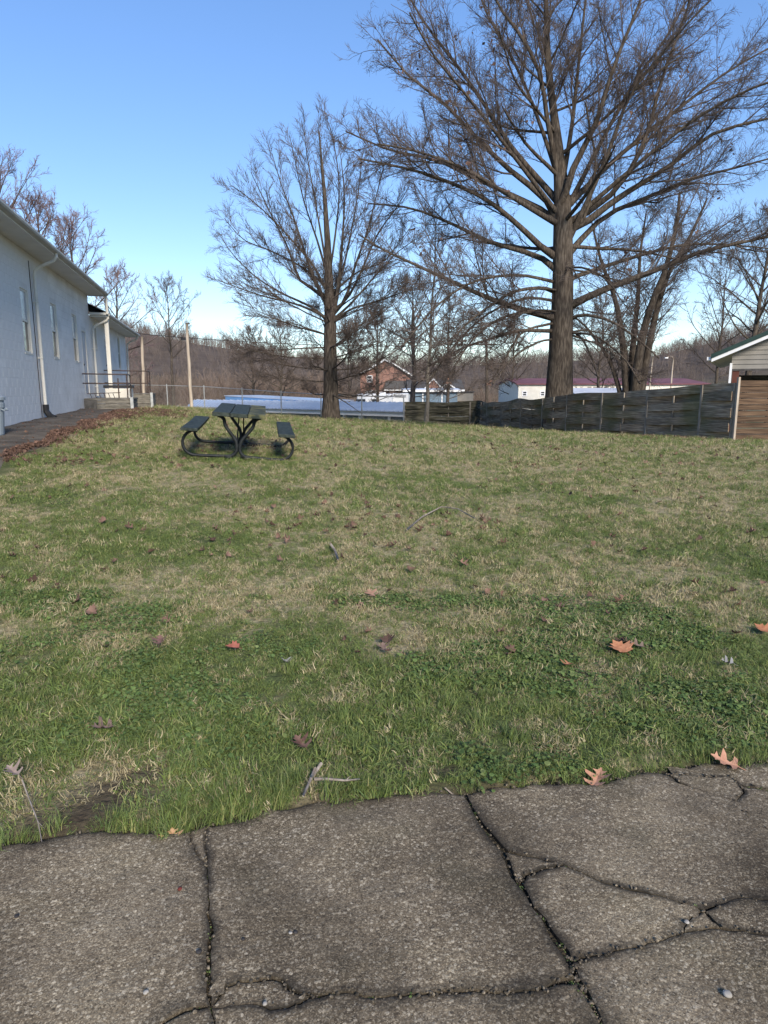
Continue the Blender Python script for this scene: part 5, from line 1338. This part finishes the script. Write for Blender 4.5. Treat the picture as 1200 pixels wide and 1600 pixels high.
def auto_tree(name, label, group, X, Y, ztop, r0, crown_lo, spread, nlimb, seed, levels, lean=(0, 0), el=(-5, 70), mb_=None, mt=None, forks=0, dead=0, base_g=None, aspect=1.0, lim_r=.5):
    g = gz(X, Y) if base_g is None else base_g; H = ztop-g; r = np.random.default_rng(seed)
    pts = [Vector((X, Y, g-.2))]; n = 8
    rr_ = [r0*1.45]
    for k in range(1, n+1):
        t = k/n; pts.append(Vector((X+lean[0]*t*H+r.normal()*.012*H*t*(1-t)*2, Y+lean[1]*t*H+r.normal()*.01*H*t, g+H*t))); rr_.append(max(r0*(1-t)**.8, .012))
    pts.insert(1, Vector((X, Y, g+.35))); rr_.insert(1, r0*1.05)
    def extra(r, P, rad):
        out = []; q_ = []
        for k in range(nlimb):
            t = crown_lo+(.96-crown_lo)*(k+r.uniform(0, .8))/nlimb; f_ = t*(len(P)-1); i = int(f_); p0 = P[i]+(P[min(i+1, len(P)-1)]-P[i])*(f_-i)
            c = (t-crown_lo)/(1-crown_lo); az = k*2.4+r.uniform(-.5, .5)
            prof = (math.sin(math.pi*min(1, (c*.85+.22)))**.7)
            L_ = spread*prof*r.uniform(.75, 1.15)+.25; e_ = R(el[0]+(el[1]-el[0])*c**.65+r.normal()*6)
            L_ = min(L_/max(math.cos(e_), .55), H*(1-t)*.95+.5) if e_ > R(30) else L_
            d = np.array([math.cos(az)*math.cos(e_), math.sin(az)*math.cos(e_)*aspect, math.sin(e_)]); q = [p0]
            for j in range(11):
                q.append(q[-1]+d*L_/11); d = d+r.normal(size=3)*.06+np.array([0, 0, .03 if e_ > 0 else .02]); d /= np.linalg.norm(d)
            out.append(np.array(q)); q_.append(np.maximum(np.linspace(1, .12, 12)*min(rad[i]*lim_r, L_*.012+.010), .008))
        return np.array(out), np.array(q_)
    return build_tree(name, label, group, (X, Y, g), (pts, rr_), [], levels, seed, mb_ or M['bark'], mt or M['twig'], trunk_children=extra, sides=(8, 6), deadleaves=dead)
def lvs(n1, n2, n3=0, lf=.42, m=1.0, rm=.0058):
    L_ = [dict(n=n1, t0=.15, t1=1.0, ang=(38, 12), lenf=lf, K_=6, up=.10, wig=.10, rmin=rm*1.7, S=4, absl=(.5*m, 2.6*m)),
          dict(n=n2, t0=.12, t1=1.0, ang=(34, 12), lenf=.46, K_=4, up=.08, wig=.12, rmin=rm, S=3, absl=(.3*m, 1.1*m))]
    if n3: L_.append(dict(n=n3+1, t0=.1, t1=1.0, ang=(34, 13), lenf=.55, K_=2, up=.06, wig=.12, rmin=rm*.8, S=3, absl=(.2*m, .6*m)))
    return L_
# ---- the second tree
t2 = atY(517, 655, 27)
PY = 27.0
def pk(px, py, dy=0.0): return Vector(atY(px, py, PY+dy))
pb = pk(517, 655); pg = gz(pb.x, PY)
ptr = ([Vector((pb.x, PY, pg-.2)), Vector((pb.x, PY, pg+.3)), pk(517, 620), pk(516, 560), pk(516, 500), pk(514, 450), pk(512, 380), pk(508, 320), pk(503, 260), pk(498, 205)], [.42, .30, .255, .235, .21, .14, .11, .08, .05, .02])
pl = [([pk(514,430), pk(512,385), pk(508,320), pk(503,255), pk(498,205)], .10, .012)]
def pin(px, dmax, r0):
    px = [(x, y if y > 500 else 500-(500-y)*.84) for x, y in px]
    pl.append(([pk(x, y, dmax*(i/(len(px)-1))) for i, (x, y) in enumerate(px)], r0, .012))
pin([(518,500),(524,470),(530,420),(535,350),(538,270),(532,190)], -.6, .12)
pin([(514,480),(500,450),(468,425),(450,366),(426,310),(392,225)], .6, .10)
pin([(513,470),(498,440),(480,390),(462,320),(440,250),(425,190)], -1.2, .085)
pin([(514,500),(505,492),(464,471),(415,457),(372,440),(340,425)], -.8, .075)
pin([(514,505),(490,478),(440,450),(400,420),(365,380),(345,345)], 1.6, .075)
pin([(512,450),(490,400),(455,350),(415,300),(380,265),(362,250)], -1.8, .07)
pin([(512,420),(495,350),(475,280),(462,210),(455,170)], 1.2, .065)
pin([(520,490),(540,460),(552,410),(575,330),(590,260),(600,210)], .8, .09)
pin([(520,485),(545,455),(568,400),(590,340),(620,290),(640,250)], -1.4, .08)
pin([(519,470),(535,410),(548,340),(560,260),(566,190)], 1.8, .07)
pin([(520,505),(548,480),(590,465),(625,450),(650,440)], -1.5, .07)
pin([(520,500),(548,470),(585,420),(620,375),(650,350)], 1.4, .07)
pin([(510,400),(500,330),(488,250),(478,180),(476,140)], -.4, .06)
pin([(514,420),(524,340),(530,250),(520,160),(512,130)], .5, .06)
pin([(513,440),(470,400),(420,370),(380,350),(350,310)], 2.4, .06)
pin([(519,450),(560,410),(600,390),(640,330)], 2.4, .06)
def pin_extra(r, P, rad):
    n = 34; out = []; rr_ = []
    for k in range(n):
        t = .12+.36*((k+r.uniform())/n); f_ = t*(len(P)-1); i = int(f_); p0 = P[i]; az = k*2.4+r.uniform(-.4, .4)
        c = max(t-.12, 0)/.62; L_ = (2.9+1.6*math.sin(math.pi*min(c*1.3, 1)))*r.uniform(.75, 1.1)*(1-.35*c); el = R(-14+72*c**.8+r.normal()*6)
        d = np.array([math.cos(az)*math.cos(el), math.sin(az)*math.cos(el), math.sin(el)]); q = [p0]
        for j in range(11):
            q.append(q[-1]+d*L_/11); d = d+r.normal(size=3)*.06+np.array([0, 0, .02]); d /= np.linalg.norm(d)
        out.append(np.array(q)); rr_.append(np.linspace(1, .15, 12)*min(rad[i]*.4, .034))
    return np.array(out), np.array(rr_)
build_tree('pin_oak_tree', 'upright bare tree with a rounded crown standing at the back edge of the lawn', None, (pb.x, PY, pg), ptr, pl,
  [dict(n=17, t0=.30, t1=1.0, ang=(30, 9), lenf=.34, K_=6, up=.10, wig=.09, rmin=.008, S=3, rf=.5, absl=(.5, 2.4)), dict(n=7, t0=.1, t1=1.0, ang=(32, 12), lenf=.48, K_=4, up=.10, wig=.11, rmin=.0062, S=3, rf=.5, absl=(.3, 1.1)), dict(n=5, t0=.1, t1=1.0, ang=(32, 13), lenf=.55, K_=2, up=.08, wig=.12, rmin=.0048, S=3, absl=(.2, .7))],
  12, M['bark'], M['twig'], trunk_children=pin_extra)
# extra: slim tree at the left end of the board fence
def P2(px, Y): return PX(px, Y), Y
auto_tree('young_tree', 'slim pale trunked young tree just in front of the left end of the board fence', None, PX(667, 31.5), 31.5, PZ(330, 31.5), .085, .22, 2.0, 26, 21, lvs(7, 5, 2), lean=(.04, 0), el=(20, 68), mb_=M['bark_pale'])
auto_tree('bare_tree', 'small dark bare tree behind the board fence, left of the slim pale tree', None, PX(647, 44), 44, PZ(440, 44), .2, .25, 3.6, 26, 22, lvs(8, 6, 3, rm=.008), el=(5, 60), lean=(-.02, 0))
# ---- tree with several stems behind the fence
ms = empty('multi_stem_tree', (PX(985, 33), 33, gz(PX(985, 33), 33))); tag(ms, 'multi-stemmed bare tree behind the fence, right of the huge oak', 'tree')
r = np.random.default_rng(31); bs = np.array(ms.location)
stems = [([(992,640),(993,600),(1003,530),(1019,473),(1039,424),(1056,357),(1062,300)], .26, .05), ([(1000,640),(1003,600),(1015,535),(1027,482),(1046,424),(1078,370),(1105,310)], .22, .04), ([(980,640),(978,590),(972,530),(962,470),(940,410),(925,350)], .22, .035), ([(985,640),(986,590),(990,530),(997,465),(1000,400),(1010,330)], .2, .03), ([(975,640),(965,600),(948,555),(915,510),(890,490)], .14, .03)]
PL = []; RL = []
for k, (pp, a0, a1) in enumerate(stems):
    p = resample([Vector(atY(x, y, 33+(k-2)*.35*min(1, i/2))) for i, (x, y) in enumerate(pp)], 12); q = np.linspace(a0, a1, 12); PL.append(p); RL.append(q)
    v, f = tubes_np(p[None], q[None], 10); link('stem', np_mesh('stem', v-bs, [f]), M['bark'], ms, smooth=True)
PL, RL = np.array(PL), np.array(RL); parts = []
for lv in [dict(n=16, t0=.25, t1=1, ang=(42, 12), lenf=.36, K_=8, up=.1, wig=.1, rmin=.02, absl=(1, 4)), dict(n=9, t0=.1, t1=1, ang=(38, 12), lenf=.4, K_=5, up=.06, wig=.12, rmin=.009, absl=(.4, 1.8)), dict(n=6, t0=.1, t1=1, ang=(36, 12), lenf=.5, K_=4, up=.04, wig=.12, rmin=.0065, absl=(.3, .9)), dict(n=2, t0=.2, t1=1, ang=(36, 12), lenf=.5, K_=2, up=.04, wig=.12, rmin=.005, absl=(.2, .5))]:
    PL, RL = spawn(r, PL, RL, **lv); parts.append(tubes_np(PL, RL, 4 if len(PL) < 2000 else 3))
v, f = join_np(parts); o = link('twigs', np_mesh('twigs', v-bs, [f]), M['twig'], ms); o['kind'] = 'stuff'
# ---- the trees behind the building and further trees
GB = 'bare trees behind the block building'
auto_tree('bare_tree', 'tall bare tree above the near roof at the left edge of the photo', GB, PX(12, 44), 44, PZ(240, 44), .28, .35, 4.5, 26, 41, lvs(8, 6, 3, rm=.009), el=(20, 70), mt=M['twig_red'])
auto_tree('bare_tree', 'bare tree with reddish twigs above the middle of the near roof', GB, PX(80, 46), 46, PZ(312, 46), .24, .3, 3.6, 26, 42, lvs(8, 6, 3, rm=.010), el=(15, 68), mt=M['twig_red'])
auto_tree('bare_tree', 'bare tree with reddish twigs above the far corner of the near roof', GB, PX(128, 48), 48, PZ(345, 48), .22, .3, 3.0, 24, 43, lvs(8, 6, 3, rm=.010), el=(15, 66), mt=M['twig_red'])
auto_tree('bare_tree', 'bare tree leaning right above the annex roof', GB, PX(172, 52), 52, PZ(425, 52), .2, .3, 4.0, 20, 44, lvs(8, 5, 3, rm=.010), el=(15, 60), lean=(.1, 0), mt=M['twig_red'])
auto_tree('bare_tree', 'slim bare tree rising above the thicket between the two wooden poles', None, PX(270, 70), 70, PZ(438, 70), .16, .45, 3.0, 20, 45, lvs(8, 5, 2, rm=.011), el=(30, 65))
auto_tree('bare_tree', 'bare tree at the right above the carport roof, thickest of that row', 'bare trees behind the carport', PX(1163, 40), 40, PZ(330, 40), .2, .3, 3.4, 26, 46, lvs(8, 6, 3, rm=.008), el=(25, 68), lean=(.06, 0))
auto_tree('bare_tree', 'thinner bare tree between the street lamp and the carport', 'bare trees behind the carport', PX(1120, 46), 46, PZ(400, 46), .12, .3, 2.6, 20, 47, lvs(7, 5, 3, rm=.009), el=(25, 66))
auto_tree('bare_tree', 'bare tree at the far right edge behind the green carport roof', 'bare trees behind the carport', PX(1205, 48), 48, PZ(360, 48), .18, .3, 3.6, 22, 48, lvs(7, 6, 3, rm=.009), el=(20, 66))
for k, (px, Y, yt, sp, sd_, lb_) in enumerate([(590, 62, 490, 3.6, 51, 'bushy bare tree behind the low metal roof just right of the upright tree'), (700, 58, 455, 3.4, 52, 'bare tree behind the blue garage in the gap left of the oak'), (800, 75, 500, 4.2, 53, 'distant bare tree behind the white cars'), (935, 58, 470, 3.8, 54, 'bare tree beyond the fence between the oak and the multi-stemmed tree'), (440, 72, 505, 4.6, 55, 'bare tree in the thicket behind the bright blue roof edge'), (395, 80, 515, 4.0, 56, 'bare tree in the thicket above the picnic table'), (545, 85, 500, 4, 57, 'distant bare tree beside the brick house')]):
    auto_tree('bare_tree', lb_, 'bare trees beyond the lawn', PX(px, Y), Y, PZ(yt, Y), .16, .22, sp, 24, sd_, lvs(8, 6, 2, rm=.011), el=(10, 66))
# ---- thicket and wooded hills
def bush_mesh(seed, H, nst, mat_, rmin, spread=1.6, n1=7, n2=5):
    r = np.random.default_rng(seed); st = []
    for k in range(nst):
        x, y = r.normal(size=2)*spread*.55; d = np.array([r.normal()*.22, r.normal()*.22, 1.]); q = [np.array([x, y, -.3])]
        h = H*r.uniform(.6, 1.05)
        for j in range(7): q.append(q[-1]+d/np.linalg.norm(d)*h/7); d = d+r.normal(size=3)*.1
        st.append(q)
    P = np.array(st); Rr = np.repeat(np.linspace(1, .2, 8)[None], nst, 0)*(.012*H)*r.uniform(.5, 1.1, (nst, 1)); parts = [tubes_np(P, Rr, 4)]
    for lv in [dict(n=n1, t0=.1, t1=1, ang=(32, 12), lenf=.42, K_=5, up=.12, wig=.12, rmin=rmin*1.5), dict(n=n2, t0=.1, t1=1, ang=(34, 12), lenf=.5, K_=3, up=.08, wig=.14, rmin=rmin)]:
        P, Rr = spawn(r, P, Rr, **lv); parts.append(tubes_np(P, Rr, 3))
    v, f = join_np(parts); me = np_mesh('brush', v, [f]); me.materials.append(mat_); return me
rg = np.random.default_rng(77)
bm1 = bush_mesh(1, 6.5, 10, M['brush'], .012, 1.6, 8, 6); bm2 = bush_mesh(2, 3.6, 16, M['brush'], .010, 1.6, 7, 5)
def band(n, y0, y1, px0, px1):
    Y = rg.uniform(y0, y1, n); px = rg.uniform(px0, px1, n); X = (px-600)/F*Y*CP; return X, Y
X, Y = band(560, 82, 150, -150, 530); Z = terrain(X, Y)
scatter('thicket', bm1, np.stack([X, Y, Z], 1), rg.uniform(.6, 1.0, len(X)), rots(len(X), .05), 'dense brown bare thicket behind the chain link fence', 'thicket')
X, Y = band(420, 76, 140, -150, 640); Z = terrain(X, Y)
scatter('undergrowth', bm2, np.stack([X, Y, Z], 1), rg.uniform(.6, 1.1, len(X)), rots(len(X), .05), 'low brown undergrowth at the foot of the thicket', 'undergrowth')
X, Y = band(260, 120, 175, 530, 1500); Z = terrain(X, Y)
scatter('far_brush', bm2, np.stack([X, Y, Z], 1), rg.uniform(.7, 1.3, len(X)), rots(len(X), .05), 'low bare brush behind the far houses', 'brush')
bm3 = bush_mesh(3, 11, 7, M['hilltree'], .03, 2.6, 6, 4)
X, Y = band(4200, 175, 560, -200, 1700); Z = terrain(X, Y)
scatter('hill_forest', bm3, np.stack([X, Y, Z], 1), rg.uniform(.35, .68, len(X))*np.clip(Y/260, .7, 1.1), rots(len(X), .05), 'leafless forest covering the hills on the skyline', 'forest')
